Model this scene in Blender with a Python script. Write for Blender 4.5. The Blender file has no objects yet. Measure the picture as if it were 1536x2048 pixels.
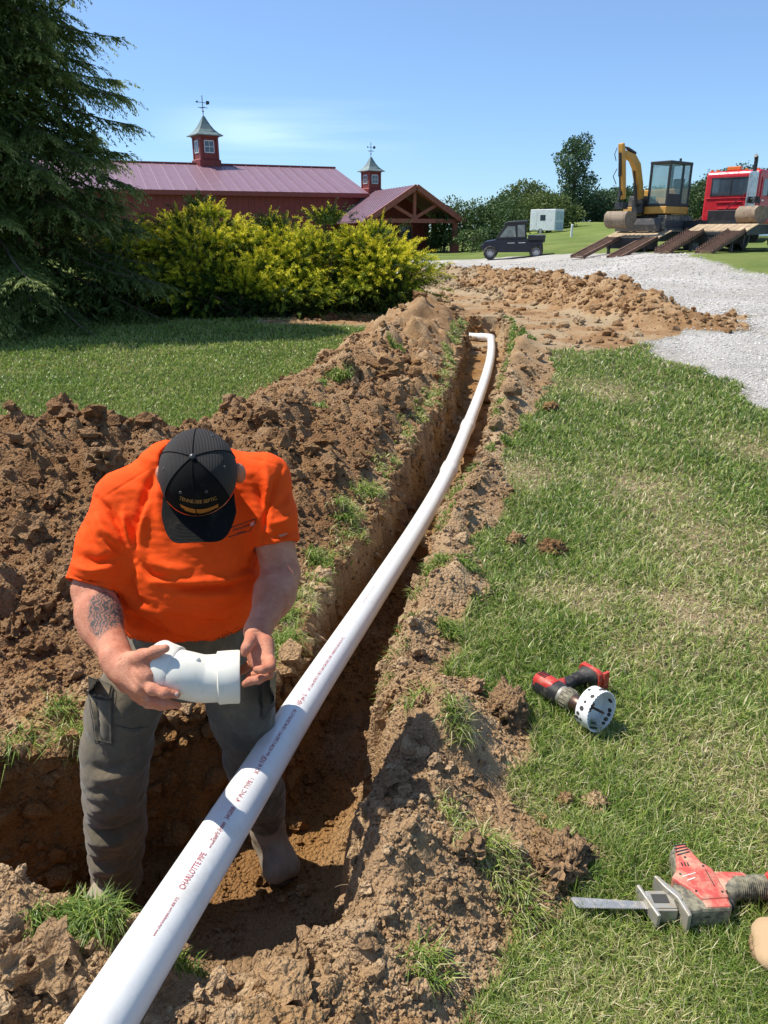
import bpy, bmesh, math, random
import numpy as np
from mathutils import Vector, Matrix
from mathutils.bvhtree import BVHTree
R = math.radians
C = bpy.context.scene
COL = C.collection

# ------------------------------------------------------------------ camera, sky, sun, exposure
CAMZ = 1.58; PITCH = R(19.8); FPX = 1540.0
cam_d = bpy.data.cameras.new("camera"); cam = bpy.data.objects.new("camera", cam_d); COL.objects.link(cam)
cam.location = (0, 0, CAMZ); cam.rotation_euler = (R(90) - PITCH, 0, 0)
cam_d.sensor_fit = 'VERTICAL'; cam_d.sensor_height = 36; cam_d.lens = 36 * FPX / 2048
cam_d.clip_start = 0.05; cam_d.clip_end = 5000
C.camera = cam
SUN_EL = R(60); SUN_AZ = R(-74)          # azimuth from +Y, negative = left
wd = bpy.data.worlds.new("World"); C.world = wd; wd.use_nodes = True
wn = wd.node_tree.nodes; wl = wd.node_tree.links
bg = wn['Background']; sky = wn.new('ShaderNodeTexSky'); sky.sky_type = 'NISHITA'
sky.sun_disc = False; sky.sun_elevation = SUN_EL; sky.sun_rotation = SUN_AZ
sky.air_density = 1.0; sky.dust_density = 0.15; sky.ozone_density = 3.0; sky.altitude = 200
# thin cirrus streaks low in the sky
tc = wn.new('ShaderNodeTexCoord'); mp = wn.new('ShaderNodeMapping'); mp.inputs['Scale'].default_value = (2.2, 2.2, 34)
mp.inputs['Rotation'].default_value = (0.0, 0.12, 0)
nz = wn.new('ShaderNodeTexNoise'); nz.inputs['Scale'].default_value = 1.6; nz.inputs['Detail'].default_value = 6
rp = wn.new('ShaderNodeValToRGB'); rp.color_ramp.elements[0].position = .36; rp.color_ramp.elements[1].position = .62
sep = wn.new('ShaderNodeSeparateXYZ')
m1 = wn.new('ShaderNodeMapRange'); m1.inputs[1].default_value = .075; m1.inputs[2].default_value = .105
m2 = wn.new('ShaderNodeMapRange'); m2.inputs[1].default_value = .150; m2.inputs[2].default_value = .115
mu = wn.new('ShaderNodeMath'); mu.operation = 'MULTIPLY'; mu2 = wn.new('ShaderNodeMath'); mu2.operation = 'MULTIPLY'
mu3 = wn.new('ShaderNodeMath'); mu3.operation = 'MULTIPLY'; mu3.inputs[1].default_value = .6
mx = wn.new('ShaderNodeMixRGB'); mx.inputs[2].default_value = (7.5, 8.3, 9.5, 1)
wl.new(tc.outputs['Generated'], mp.inputs[0]); wl.new(mp.outputs[0], nz.inputs['Vector']); wl.new(nz.outputs['Fac'], rp.inputs[0])
wl.new(tc.outputs['Generated'], sep.inputs[0]); wl.new(sep.outputs['Z'], m1.inputs[0]); wl.new(sep.outputs['Z'], m2.inputs[0])
wl.new(m1.outputs[0], mu.inputs[0]); wl.new(m2.outputs[0], mu.inputs[1]); wl.new(mu.outputs[0], mu2.inputs[0]); wl.new(rp.outputs[0], mu2.inputs[1])
x1 = wn.new('ShaderNodeMapRange'); x1.inputs[1].default_value = -.27; x1.inputs[2].default_value = -.17; x2 = wn.new('ShaderNodeMapRange'); x2.inputs[1].default_value = .06; x2.inputs[2].default_value = -.14
mu4 = wn.new('ShaderNodeMath'); mu4.operation = 'MULTIPLY'; mu5 = wn.new('ShaderNodeMath'); mu5.operation = 'MULTIPLY'
wl.new(sep.outputs['X'], x1.inputs[0]); wl.new(sep.outputs['X'], x2.inputs[0]); wl.new(x1.outputs[0], mu4.inputs[0]); wl.new(x2.outputs[0], mu4.inputs[1]); wl.new(mu4.outputs[0], mu5.inputs[0]); wl.new(mu2.outputs[0], mu5.inputs[1])
wl.new(mu5.outputs[0], mu3.inputs[0]); wl.new(mu3.outputs[0], mx.inputs[0]); wl.new(sky.outputs[0], mx.inputs[1])
hs = wn.new('ShaderNodeHueSaturation'); hs.inputs['Saturation'].default_value = .96
gr_ = wn.new('ShaderNodeValToRGB'); gr_.color_ramp.elements[0].position = .0; gr_.color_ramp.elements[0].color = (.50, .70, .96, 1); gr_.color_ramp.elements[1].position = .55; gr_.color_ramp.elements[1].color = (1, 1, 1, 1)
ml = wn.new('ShaderNodeMixRGB'); ml.blend_type = 'MULTIPLY'; ml.inputs[0].default_value = 1; wl.new(sep.outputs['Z'], gr_.inputs[0]); wl.new(mx.outputs[0], ml.inputs[1]); wl.new(gr_.outputs[0], ml.inputs[2])
wl.new(ml.outputs[0], hs.inputs['Color']); wl.new(hs.outputs[0], bg.inputs[0])
bg.inputs[1].default_value = 0.13
sun_d = bpy.data.lights.new("sun", 'SUN'); sun = bpy.data.objects.new("sun", sun_d); COL.objects.link(sun)
SUNV = Vector((math.sin(SUN_AZ) * math.cos(SUN_EL), math.cos(SUN_AZ) * math.cos(SUN_EL), math.sin(SUN_EL)))
sun.rotation_euler = SUNV.to_track_quat('Z', 'Y').to_euler()
sun_d.energy = 4.8; sun_d.angle = R(.5); sun_d.color = (1, .95, .86)
C.view_settings.view_transform = 'Standard'; C.view_settings.look = 'None'
C.view_settings.exposure = 0.40; C.view_settings.gamma = 1.0
C.cycles.max_bounces = 6; C.cycles.diffuse_bounces = 3; C.cycles.transparent_max_bounces = 6
C.cycles.caustics_reflective = False; C.cycles.caustics_refractive = False

# ------------------------------------------------------------------ helpers
_c, _s = math.cos(PITCH), math.sin(PITCH)
def P(px, py, t):
    """world point seen at photo pixel (px,py), at distance t along the view axis"""
    dx = (px - 768) / FPX; dy = (py - 1024) / FPX
    return np.array((dx * t, (_c - dy * _s) * t, CAMZ - (_s + dy * _c) * t))
def PV(px, py, t): return Vector(P(px, py, t))
def sstep(x, a, b):
    t = np.clip((x - a) / (b - a), 0, 1); return t * t * (3 - 2 * t)

def _hash(ix, iy, seed):
    h = (ix.astype(np.int64) * 374761393 + iy.astype(np.int64) * 668265263 + seed * 1442695041) & 0xffffffff
    h = ((h ^ (h >> 13)) * 1274126177) & 0xffffffff
    h = h ^ (h >> 16)
    return (h & 0xffffff).astype(np.float64) / 16777216.0
def gnoise(x, y, seed=0):
    x0 = np.floor(x); y0 = np.floor(y); fx = x - x0; fy = y - y0
    u = fx * fx * fx * (fx * (fx * 6 - 15) + 10); v = fy * fy * fy * (fy * (fy * 6 - 15) + 10)
    def g(ix, iy, dx, dy):
        a = _hash(ix, iy, seed) * 6.2831853
        return np.cos(a) * dx + np.sin(a) * dy
    n00 = g(x0, y0, fx, fy); n10 = g(x0 + 1, y0, fx - 1, fy)
    n01 = g(x0, y0 + 1, fx, fy - 1); n11 = g(x0 + 1, y0 + 1, fx - 1, fy - 1)
    return (n00 * (1 - u) + n10 * u) * (1 - v) + (n01 * (1 - u) + n11 * u) * v
def fbm(x, y, oct=4, seed=0, gain=.5):
    a = 1; s = 0; f = 1
    for o in range(oct):
        s = s + a * gnoise(x * f, y * f, seed + o * 17); a *= gain; f *= 2.03
    return s
def worley(x, y, seed=0):
    x0 = np.floor(x); y0 = np.floor(y)
    best = np.full(x.shape, 9.0); bid = np.zeros(x.shape)
    for dx in (-1, 0, 1):
        for dy in (-1, 0, 1):
            cx = x0 + dx; cy = y0 + dy
            px = cx + _hash(cx, cy, seed); py = cy + _hash(cx, cy, seed + 7)
            d = np.hypot(px - x, py - y); i = _hash(cx, cy, seed + 13)
            m = d < best; best = np.where(m, d, best); bid = np.where(m, i, bid)
    return best, bid

def mesh_np(name, v, quads=None, tris=None, attrs=None, smooth=False, mat=None, parent=None, loc=None):
    me = bpy.data.meshes.new(name)
    v = np.asarray(v, dtype=np.float32); nq = 0 if quads is None else len(quads); nt = 0 if tris is None else len(tris)
    me.vertices.add(len(v)); me.vertices.foreach_set('co', v.ravel())
    loops = []; starts = []; tot = 0
    if nq: loops.append(np.asarray(quads, dtype=np.int32).ravel()); starts.append(np.arange(nq, dtype=np.int32) * 4); tot = nq * 4
    if nt: loops.append(np.asarray(tris, dtype=np.int32).ravel()); starts.append(tot + np.arange(nt, dtype=np.int32) * 3)
    loops = np.concatenate(loops); starts = np.concatenate(starts)
    me.loops.add(len(loops)); me.loops.foreach_set('vertex_index', loops)
    me.polygons.add(nq + nt); me.polygons.foreach_set('loop_start', starts)
    me.polygons.foreach_set('use_smooth', np.full(nq + nt, smooth))
    me.update(calc_edges=True)
    if attrs:
        for k, a in attrs.items():
            at = me.attributes.new(k, 'FLOAT', 'POINT'); at.data.foreach_set('value', np.asarray(a, dtype=np.float32))
    o = bpy.data.objects.new(name, me); COL.objects.link(o)
    if mat: me.materials.append(mat)
    if parent: o.parent = parent
    return o

def tag(o, label=None, cat=None, group=None, kind=None):
    if label: o['label'] = label
    if cat: o['category'] = cat
    if group: o['group'] = group
    if kind: o['kind'] = kind
    return o
def empty(name, loc=(0, 0, 0), rz=0, label=None, cat=None, group=None, rot=None, scale=None):
    o = bpy.data.objects.new(name, None); COL.objects.link(o); o.location = loc
    o.rotation_euler = rot if rot else (0, 0, rz); o.empty_display_size = .1
    if scale: o.scale = scale
    return tag(o, label, cat, group)

class MB:
    """collects shapes into one mesh"""
    def __init__(s, M=None): s.v = []; s.f = []; s.M = M or Matrix()
    def add(s, vs, fs, M=None):
        T = s.M @ M if M else s.M
        b = len(s.v); s.v += [tuple(T @ Vector(p)) for p in vs]; s.f += [tuple(b + i for i in f) for f in fs]
        return s
    def box(s, lo, hi, M=None):
        x0, y0, z0 = lo; x1, y1, z1 = hi
        return s.add([(x0,y0,z0),(x1,y0,z0),(x1,y1,z0),(x0,y1,z0),(x0,y0,z1),(x1,y0,z1),(x1,y1,z1),(x0,y1,z1)],
                     [(3,2,1,0),(4,5,6,7),(0,1,5,4),(1,2,6,5),(2,3,7,6),(3,0,4,7)], M)
    def cbox(s, c, d, M=None):
        return s.box([c[i] - d[i] / 2 for i in range(3)], [c[i] + d[i] / 2 for i in range(3)], M)
    def prism(s, poly, y0, y1, axis='y', M=None):
        """polygon in the two other axes, extruded along axis; y: (x,z) ; x: (y,z) ; z: (x,y)"""
        n = len(poly)
        def q(p, h):
            return {'y': (p[0], h, p[1]), 'x': (h, p[0], p[1]), 'z': (p[0], p[1], h)}[axis]
        vs = [q(p, y0) for p in poly] + [q(p, y1) for p in poly]
        fs = [tuple(range(n)), tuple(range(2 * n - 1, n - 1, -1))] + [(i, i + n, (i + 1) % n + n, (i + 1) % n) for i in range(n)]
        return s.add(vs, fs, M)
    def beam(s, a, b, w, h=None, up=(0, 0, 1), M=None):
        a = Vector(a); b = Vector(b); h = h or w; d = (b - a); L = d.length; d.normalize()
        u = Vector(up); 
        if abs(d.dot(u)) > .98: u = Vector((0, 1, 0))
        x = d.cross(u).normalized(); z = x.cross(d).normalized()
        T = Matrix((x, d, z)).transposed().to_4x4(); T.translation = a
        return s.box((-w / 2, 0, -h / 2), (w / 2, L, h / 2), (M @ T) if M else T)
    def tube(s, pts, r, n=10, cap=True, M=None):
        pts = [Vector(p) for p in pts]; rs = r if isinstance(r, (list, tuple)) else [r] * len(pts)
        vs = []; fs = []; prev = None
        for i, p in enumerate(pts):
            d = (pts[min(i + 1, len(pts) - 1)] - pts[max(i - 1, 0)]).normalized()
            if prev is None:
                u = Vector((0, 0, 1)) if abs(d.z) < .9 else Vector((1, 0, 0)); x = d.cross(u).normalized()
            else:
                x = (prev - d * prev.dot(d)).normalized()
            prev = x; y = d.cross(x)
            for k in range(n):
                a = 2 * math.pi * k / n; vs.append(p + (x * math.cos(a) + y * math.sin(a)) * rs[i])
        for i in range(len(pts) - 1):
            for k in range(n):
                k2 = (k + 1) % n; fs.append((i * n + k, i * n + k2, (i + 1) * n + k2, (i + 1) * n + k))
        if cap:
            fs.append(tuple(range(n - 1, -1, -1))); m = (len(pts) - 1) * n; fs.append(tuple(range(m, m + n)))
        return s.add(vs, fs, M)
    def cyl(s, a, b, r, n=16, r2=None, M=None): return s.tube([a, b], [r, r if r2 is None else r2], n, True, M)
    def lathe(s, prof, n=24, M=None, cap=False):
        """profile of (r,z) revolved about z"""
        vs = []; fs = []
        for r, z in prof:
            for k in range(n):
                a = 2 * math.pi * k / n; vs.append((r * math.cos(a), r * math.sin(a), z))
        for i in range(len(prof) - 1):
            for k in range(n):
                k2 = (k + 1) % n; fs.append((i * n + k, i * n + k2, (i + 1) * n + k2, (i + 1) * n + k))
        if cap:
            fs.append(tuple(range(n - 1, -1, -1))); m = (len(prof) - 1) * n; fs.append(tuple(range(m, m + n)))
        return s.add(vs, fs, M)
    def build(s, name, mat=None, parent=None, smooth=False, bevel=0, label=None, auto=None):
        me = bpy.data.meshes.new(name); me.from_pydata(s.v, [], s.f); me.update()
        bm = bmesh.new(); bm.from_mesh(me); bmesh.ops.recalc_face_normals(bm, faces=bm.faces); bm.to_mesh(me); bm.free()
        o = bpy.data.objects.new(name, me); COL.objects.link(o)
        if mat: me.materials.append(mat)
        if parent: o.parent = parent
        if smooth or auto:
            me.polygons.foreach_set('use_smooth', [True] * len(me.polygons))
            me.set_sharp_from_angle(angle=R(auto or 38))
        if bevel:
            b = o.modifiers.new('bevel', 'BEVEL'); b.width = bevel; b.segments = 2; b.limit_method = 'ANGLE'; b.angle_limit = R(40)
        if label: o['label'] = label
        return o

# ------------------------------------------------------------------ materials
class NT:
    def __init__(s, name):
        s.m = bpy.data.materials.new(name); s.m.use_nodes = True
        s.n = s.m.node_tree.nodes; s.l = s.m.node_tree.links; s.b = s.n['Principled BSDF']
    def node(s, t, **kw):
        n = s.n.new('ShaderNode' + t)
        for k, v in kw.items():
            if k in n.inputs: n.inputs[k].default_value = v
            else: setattr(n, k, v)
        return n
    def link(s, a, b): s.l.new(a, b)
    def noise(s, scale, detail=4, rough=.6, vec=None):
        n = s.node('TexNoise', Scale=scale, Detail=detail, Roughness=rough)
        s.link(vec if vec else s.coord(), n.inputs['Vector']); return n.outputs['Fac']
    def vor(s, scale, out='Distance', feature='F1', vec=None):
        n = s.node('TexVoronoi', Scale=scale); n.feature = feature
        s.link(vec if vec else s.coord(), n.inputs['Vector']); return n.outputs[out]
    def coord(s):
        if not hasattr(s, 'tc'): s.tc = s.node('TexCoord')
        return s.tc.outputs['Object']
    def attr(s, name): return s.node('Attribute', attribute_name=name).outputs['Fac']
    def ramp(s, fac, stops):
        r = s.node('ValToRGB'); e = r.color_ramp.elements
        while len(e) > 1: e.remove(e[-1])
        for i, (p, c) in enumerate(stops):
            el = e[0] if i == 0 else e.new(p)
            el.position = p; el.color = (*c, 1) if len(c) == 3 else c
        s.link(fac, r.inputs[0]); return r.outputs[0]
    def mix(s, fac, a, b, mode='MIX'):
        m = s.node('MixRGB', blend_type=mode)
        for i, x in enumerate((fac, a, b)):
            if isinstance(x, (int, float)): m.inputs[i].default_value = x
            elif isinstance(x, tuple): m.inputs[i].default_value = (*x, 1)
            else: s.link(x, m.inputs[i])
        return m.outputs[0]
    def math(s, op, a, b=None, c=None):
        m = s.node('Math', operation=op)
        for i, x in enumerate((a, b, c)):
            if x is None: continue
            if isinstance(x, (int, float)): m.inputs[i].default_value = x
            else: s.link(x, m.inputs[i])
        return m.outputs[0]
    def mrange(s, v, a, b, c=0, d=1):
        m = s.node('MapRange'); 
        for i, x in enumerate((a, b, c, d)): m.inputs[i + 1].default_value = x
        s.link(v, m.inputs[0]); return m.outputs[0]
    def color(s, c):
        if isinstance(c, tuple): s.b.inputs['Base Color'].default_value = (*c, 1)
        else: s.link(c, s.b.inputs['Base Color'])
    def bump(s, h, dist=.01, strength=1.0, prev=None):
        b = s.node('Bump', Strength=strength, Distance=dist); s.link(h, b.inputs['Height'])
        if prev: s.link(prev, b.inputs['Normal'])
        s.link(b.outputs[0], s.b.inputs['Normal']); return b.outputs[0]
    def rough(s, v):
        if isinstance(v, (int, float)): s.b.inputs['Roughness'].default_value = v
        else: s.link(v, s.b.inputs['Roughness'])
    def set(s, **kw):
        for k, v in kw.items(): s.b.inputs[k.replace('_', ' ')].default_value = v
_mats = {}
def mat(name, col, rough=.6, metal=0, var=.15, vscale=6, dirt=0, dirtcol=(.30, .22, .14), bump=0, bscale=80, spec=.5, dscale=7):
    """painted / plain surface with slight mottling and optional dust patches"""
    if name in _mats: return _mats[name]
    t = NT(name); t.rough(rough); t.set(Metallic=metal); t.b.inputs['Specular IOR Level'].default_value = spec
    n = t.noise(vscale, 5)
    c = t.mix(t.mrange(n, .3, .7), tuple(x * (1 - var) for x in col), tuple(min(1, x * (1 + var)) for x in col))
    if dirt:
        d = t.noise(dscale, 6, .7)
        c = t.mix(t.mrange(d, .62 - dirt * .3, .75 - dirt * .15, 0, min(1, dirt * 1.6)), c, dirtcol)
        t.rough(t.mrange(d, .5, .7, rough, min(1, rough + .3)))
    t.color(c)
    if bump: t.bump(t.noise(bscale, 3), bump)
    _mats[name] = t.m; return t.m
# ------------------------------------------------------------------ terrain: one sheet, divided where lawn, soil, gravel and spoil meet
def base(x, y):
    x = np.asarray(x, float); y = np.asarray(y, float)
    z = np.interp(y, [-50, 2, 12, 40, 120], [-.05, 0, .28, .40, .5])
    z = z + .62 * sstep(x, 4, 11.5) * sstep(y, 13, 30)
    z = z + 2.1 * sstep(y, 42, 115) * sstep(x, 6, 26)
    return z
def G(px, py):
    dx = (px - 768) / FPX; dy = (py - 1024) / FPX
    F = _c - dy * _s; D = _s + dy * _c; h = 1.4
    for _ in range(30):
        t = h / D; h = .5 * h + .5 * (CAMZ - float(base(dx * t, F * t)))
    return (dx * t, F * t)
def Gp(lst): return [G(*p) for p in lst]
def poly_sd(x, y, poly):
    """signed distance, negative inside"""
    d = np.full(x.shape, 1e9); ins = np.zeros(x.shape, bool); n = len(poly)
    for i in range(n):
        ax, ay = poly[i]; bx, by = poly[(i + 1) % n]; ex, ey = bx - ax, by - ay
        t = np.clip(((x - ax) * ex + (y - ay) * ey) / (ex * ex + ey * ey + 1e-12), 0, 1)
        d = np.minimum(d, np.hypot(x - ax - t * ex, y - ay - t * ey))
        c = ((ay > y) != (by > y)) & (x < (bx - ax) * (y - ay) / ((by - ay) if by != ay else 1e-12) + ax)
        ins ^= c
    return np.where(ins, -d, d)
def line_d(x, y, pts):
    """distance to a polyline and interpolated extra values at the nearest point"""
    best = np.full(x.shape, 1e9); k = len(pts[0]) - 2; ex = [np.zeros(x.shape) for _ in range(k)]
    for i in range(len(pts) - 1):
        a, b = pts[i], pts[i + 1]; vx, vy = b[0] - a[0], b[1] - a[1]
        t = np.clip(((x - a[0]) * vx + (y - a[1]) * vy) / (vx * vx + vy * vy), 0, 1)
        d = np.hypot(x - a[0] - t * vx, y - a[1] - t * vy); m = d < best
        best = np.where(m, d, best)
        for j in range(k): ex[j] = np.where(m, a[2 + j] + t * (b[2 + j] - a[2 + j]), ex[j])
    return best, ex

TRENCH = [(1.25,12.0),(.95,10.0),(.68,7.9),(.36,6.3),(.2,5.62),(.04,4.78),(-.125,3.75),(-.26,3.3),(-.36,2.8),(-.44,2.48),(-.80,2.32),(-.98,2.16),(-1.25,2.06),(-2.2,2.02),(-4,2.0),
          (-4,1.5),(-1.6,1.5),(-.97,1.50),(-.62,1.42),(-.34,1.26),(-.13,1.36),(-.07,1.72),(.0,2.0),(-.03,2.34),(.06,2.8),(.2,3.4),(.38,4.38),(.70,5.2),(.94,6.4),(1.19,7.9),(1.58,9.8),(1.95,12.1),(1.95,13.0),(.6,13.3),(-1.5,13.6),(-1.5,12.6),(0,12.3)]
RIGHT_DIRT = Gp([(1020,640),(1100,700),(1112,760),(1045,850),(1000,930),(1010,1000),(940,1120),(985,1200),(905,1260),(900,1330),(975,1400),(1060,1480),(1045,1560),(1040,1650),(1165,1720),(1150,1830),(1010,1900),(970,2048)]) + \
             [(.16,.85),(.05,.3),(-2.5,.3),(-4,1.4),(-.9,1.7),(-.3,1.9),(0,2.8),(.3,4.4),(.8,7.9),(1.4,10.5),(1.6,12.5)]
SOIL = Gp([(800,600),(835,560),(880,546),(1000,560),(1290,615),(1330,632),(1490,630),(1495,640),(1400,660),(1300,688),(1180,706),(1090,700),(1010,690),(930,650),(850,625)])
GRAVEL = Gp([(1080,690),(1290,690),(1345,715),(1420,745),(1500,792),(1560,830),(1750,930)]) + [(12,4.5),(30,9),(34,22)] + \
         Gp([(1536,548),(1480,538),(1440,524),(1395,508),(1340,506),(1200,507),(1080,510),(980,516),(860,521),(760,523),(700,528),(780,560),(820,592)])
PATCH = Gp([(1375,512),(1470,505),(1560,498),(1700,500),(1700,570),(1536,549),(1475,540),(1430,524)])
LCREST = [(-7.5,3.2,.38,1.6),(-4,3.7,.44,1.95),(-1.9,4.0,.50,2.0),(-1.05,4.45,.38,1.3),(-.72,5.2,.30,1.0),(-.48,6.3,.30,1.0),(-.08,8.2,.29,.85),(.32,10.2,.38,.85),(.66,12.0,.44,.72),(.75,12.6,.22,.5)]
FCREST = [(.9,21.0,.30,1.3),(1.6,20,.42,1.5),(2.5,19.3,.44,1.5),(3.5,17.5,.46,1.4),(3.95,15.8,.42,1.3),(4.2,13.8,.44,1.1),(4.3,12.2,.28,.8),(4.8,11.6,.10,.5),(5.1,11.9,.05,.4)]

DRY = [(*G(1290, 980), .5), (*G(1400, 1090), .6), (*G(1500, 900), .35), (*G(1340, 1220), .45), (*G(1480, 1240), .5), (*G(1290, 1310), .25), (*G(1420, 1500), .30), (*G(1480, 1560), .22), (*G(1200, 780), .5), (*G(1060, 950), .3), (*G(1500, 1700), .2), (*G(1250, 1990), .22), (*G(1010, 1640), .25), (*G(1400, 720), .5), (*G(1120, 1950), .15)]
def dryness(x, y, sd):
    dry = np.zeros(x.shape); wx = x + .12 * fbm(x * 4, y * 4, 3, 311); wy = y + .12 * fbm(x * 4, y * 4, 3, 313)
    for cx, cy, q in DRY: dry = np.maximum(dry, np.exp(-(((wx - cx) ** 2 + ((wy - cy) * .8) ** 2) / q ** 2)))
    patch = fbm(x * 1.1, y * 1.1, 4, 301) * .8 + .25 * gnoise(x * 5, y * 5, 303)
    left = (x < np.interp(y, [0, 5, 12], [-1.2, -1.2, .5])); shelf_ = left & (sd < .55) & (sd > 0) & (y > 1.9)
    return np.clip(dry * .62 + sstep(patch, .15, .5) * .5 + .10 * sstep(x, .9, 2.2) + .25 * sstep(sd, .7, .2) * (sd > 0), 0, 1) * ~left + .8 * shelf_, left, shelf_, patch
def terrain(x, y):
    r = np.hypot(x, y)
    wx = x + .05 * fbm(x * 3.1, y * 3.1, 3, 5); wy = y + .05 * fbm(x * 3.1, y * 3.1, 3, 9)
    sd = poly_sd(wx + .02 * gnoise(x * 14, y * 14, 3), wy, TRENCH)
    edge_n = fbm(x * 2.2, y * 2.2, 4, 21)
    z = base(x, y) + .025 * fbm(x * .9, y * .9, 3, 2) + .006 * fbm(x * 9, y * 9, 2, 4)
    # spoil heap on the left
    d, (H, W) = line_d(wx, wy, LCREST)
    side = np.where(x > np.interp(y, [2, 4, 4.5, 6, 12], [-3, -1.9, -1.1, -.8, .6]), 1.0, 1.0)
    prof = np.clip(1 - d / W, 0, 1); hl = H * (prof ** 1.05) * (1 + .35 * fbm(x * 1.4, y * 1.4, 4, 31))
    hl = hl * sstep(sd, .0, .22)
    shelf = sstep(sd, .50, .30) * (x < np.interp(y, [0, 2.2, 3, 5, 12], [-9, -.2, -.1, .5, 1.5])) * (y > 2.0) * (y < 12.6)
    shelf = shelf * sstep(fbm(x * 3, y * 3, 3, 33) + .35 * sstep(y, 2.6, 4.0) + .5 * sstep(x, -.6, -1.0) * sstep(sd, .02, .10), -.25, .05)
    # grass shelf between heap and pit stays low
    # berm on the right of the trench
    rd = poly_sd(wx + .10 * edge_n, wy + .10 * gnoise(x * 4, y * 4, 8), RIGHT_DIRT)
    A = np.interp(y, [0, 1.2, 2.6, 3.4, 5, 12], [.10, .15, .17, .12, .11, .09])
    Wb = np.interp(y, [0, 2.6, 3.6, 12], [.45, .40, .26, .22])
    rmask = sstep(-rd, -.06, .08); rmh = sstep(-rd, -.04, .30)
    hb = A * np.exp(-((sd - Wb * .6) / Wb) ** 2) * rmh * (1 + .9 * fbm(x * 3, y * 3, 4, 41)) * sstep(sd, -.01, .08)
    near = sstep(y, 1.75, 1.25) * rmh * sstep(sd, 0, .1)
    hb = np.maximum(hb, near * (.06 + .12 * fbm(x * 2.4 + 3, y * 2.4, 3, 47)))
    # far heap beside the drive
    d2, (H2, W2) = line_d(x + .35 * fbm(x * .8, y * .8, 3, 52), y, FCREST)
    hf = H2 * np.clip(1 - d2 / W2, 0, 1) ** 1.05 * (1 + .45 * fbm(x * 1.6, y * 1.6, 4, 51)) + np.clip(1 - d2 / W2, 0, 1) ** .5 * (.10 * np.abs(fbm(x * 4.5, y * 4.5, 4, 53)) + .05 * np.abs(gnoise(x * 13, y * 13, 54)))
    sl = poly_sd(x + .25 * fbm(x * 1.2, y * 1.2, 4, 61), y + .3 * fbm(x * 1.2, y * 1.2, 4, 63), SOIL)
    soil = sstep(-sl, -.15, .15)
    gv = poly_sd(x + .35 * fbm(x * .9, y * .9, 4, 71), y + .35 * fbm(x * .9, y * .9, 4, 73), GRAVEL)
    pt = poly_sd(x + .3 * fbm(x * .7, y * .7, 3, 76), y + .8 * fbm(x * .7, y * .7, 3, 77), PATCH)
    gravel = sstep(-gv, -.12, .12) * (1 - sstep(-pt, -.3, .3))
    ww = .075 + .12 * sstep(x, -.95, -1.3) * (y > 1.8) + .15 * sstep(y, 2.05, 2.25) * sstep(y, 3.1, 2.7) * sstep(x, -.25, -.5)
    inside = sstep(-sd / ww, -.06, 1)
    floor = np.interp(y, [1.2, 2.3, 2.9, 3.6, 5, 9, 12.5], [-.49, -.49, -.44, -.42, -.36, -.15, -.03])
    calm = sstep(np.hypot(x + .36, y - 1.95), .25, .55); calm2 = sstep(np.hypot(x + .88, y - 1.98), .2, .4); calm = np.minimum(calm, calm2)
    floor = floor + .035 * fbm(x * 3, y * 3, 3, 81) * calm
    mound = np.clip(hl / .06, 0, 1)
    dirt = np.clip(np.maximum.reduce([mound, shelf, rmask, soil * .9, np.clip(hf / .05, 0, 1), sstep(-sd, -.03, .02)]), 0, 1)
    z = z + hl + hb + hf + soil * .02
    # a hollow scooped under the lip of the heap and one cut in the right bank
    for (cx, cy, rr, dp) in ((-.62, 5.2, .20, .20), (-1.9, 3.0, .22, .12), (.04, 2.30, .12, .22), (.62, 6.9, .10, .05)):
        q = np.hypot(wx - cx, (wy - cy) * 1.3) / rr; z = z - dp * np.exp(-q ** 4)
    # clods
    fine = sstep(r, 9, 3); mid = sstep(r, 34, 16)
    c1, i1 = worley(wx * 3.3, wy * 3.3, 101); c2, i2 = worley(wx * 8.5 + 3, wy * 8.5, 103); c3, i3 = worley(wx * 20, wy * 20 + 5, 105); c4, i4 = worley(wx * 48, wy * 48, 107)
    dome = lambda c, i, k: np.clip(1 - (c / .75) ** 2, 0, 1) * np.clip((i - k) / (1 - k), 0, 1)
    chunk = lambda c, i, k, f: sstep(c, .60, .36) * np.clip((i - k) / (1 - k), 0, 1) * (1 + .8 * gnoise(x * f, y * f, 119))
    rough = .062 * chunk(c1, i1, .45, 5) + .036 * chunk(c2, i2, .30, 12) * mid + .014 * dome(c2, i2, 0) * mid + .020 * dome(c3, i3, .15) * sstep(r, 14, 6) + .0075 * dome(c4, i4, 0) * fine
    rough = rough + .05 * np.abs(fbm(x * 5, y * 5, 4, 111)) 
    smooth = np.clip(sstep(fbm(x * 1.1, y * 1.1, 2, 115), .05, .3), 0, 1) * .6
    big = np.clip(hl / .15, 0, 1)
    z = z + dirt * (1 - inside) * rough * (.55 + .75 * big) * (1 - smooth * .5) * np.where(soil > .5, np.clip(.45 + hf * 6, 0, 1.5), 1) * (.35 + .65 * np.maximum.reduce([rmh, (rmask < .5) * 1.0]))
    z = z + dirt * np.clip(hl / .1, 0, 1) * .035 * (c1 < .25) * 0
    z = np.where(inside > 0, z * (1 - inside) + (floor + (.08 + .27 * calm) * rough) * inside + .9 * rough * 4 * inside * (1 - inside) * (.25 + .75 * sstep(x, -.2, -.5) * sstep(y, 3.2, 2.6)), z)
    z = z + gravel * (.010 * dome(c4, i4, 0) * fine + .02 * fbm(x * .6, y * .6, 3, 121))
    xp = np.interp(y, [.09, .596, 1.096, 1.72, 2.36], [-.66, -.572, -.484, -.374, -.262]); zp = np.interp(y, [.09, .596, 1.096, 1.72, 2.36], [.385, .31, .235, .142, .047]); dp_ = np.abs(x - xp)
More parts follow.
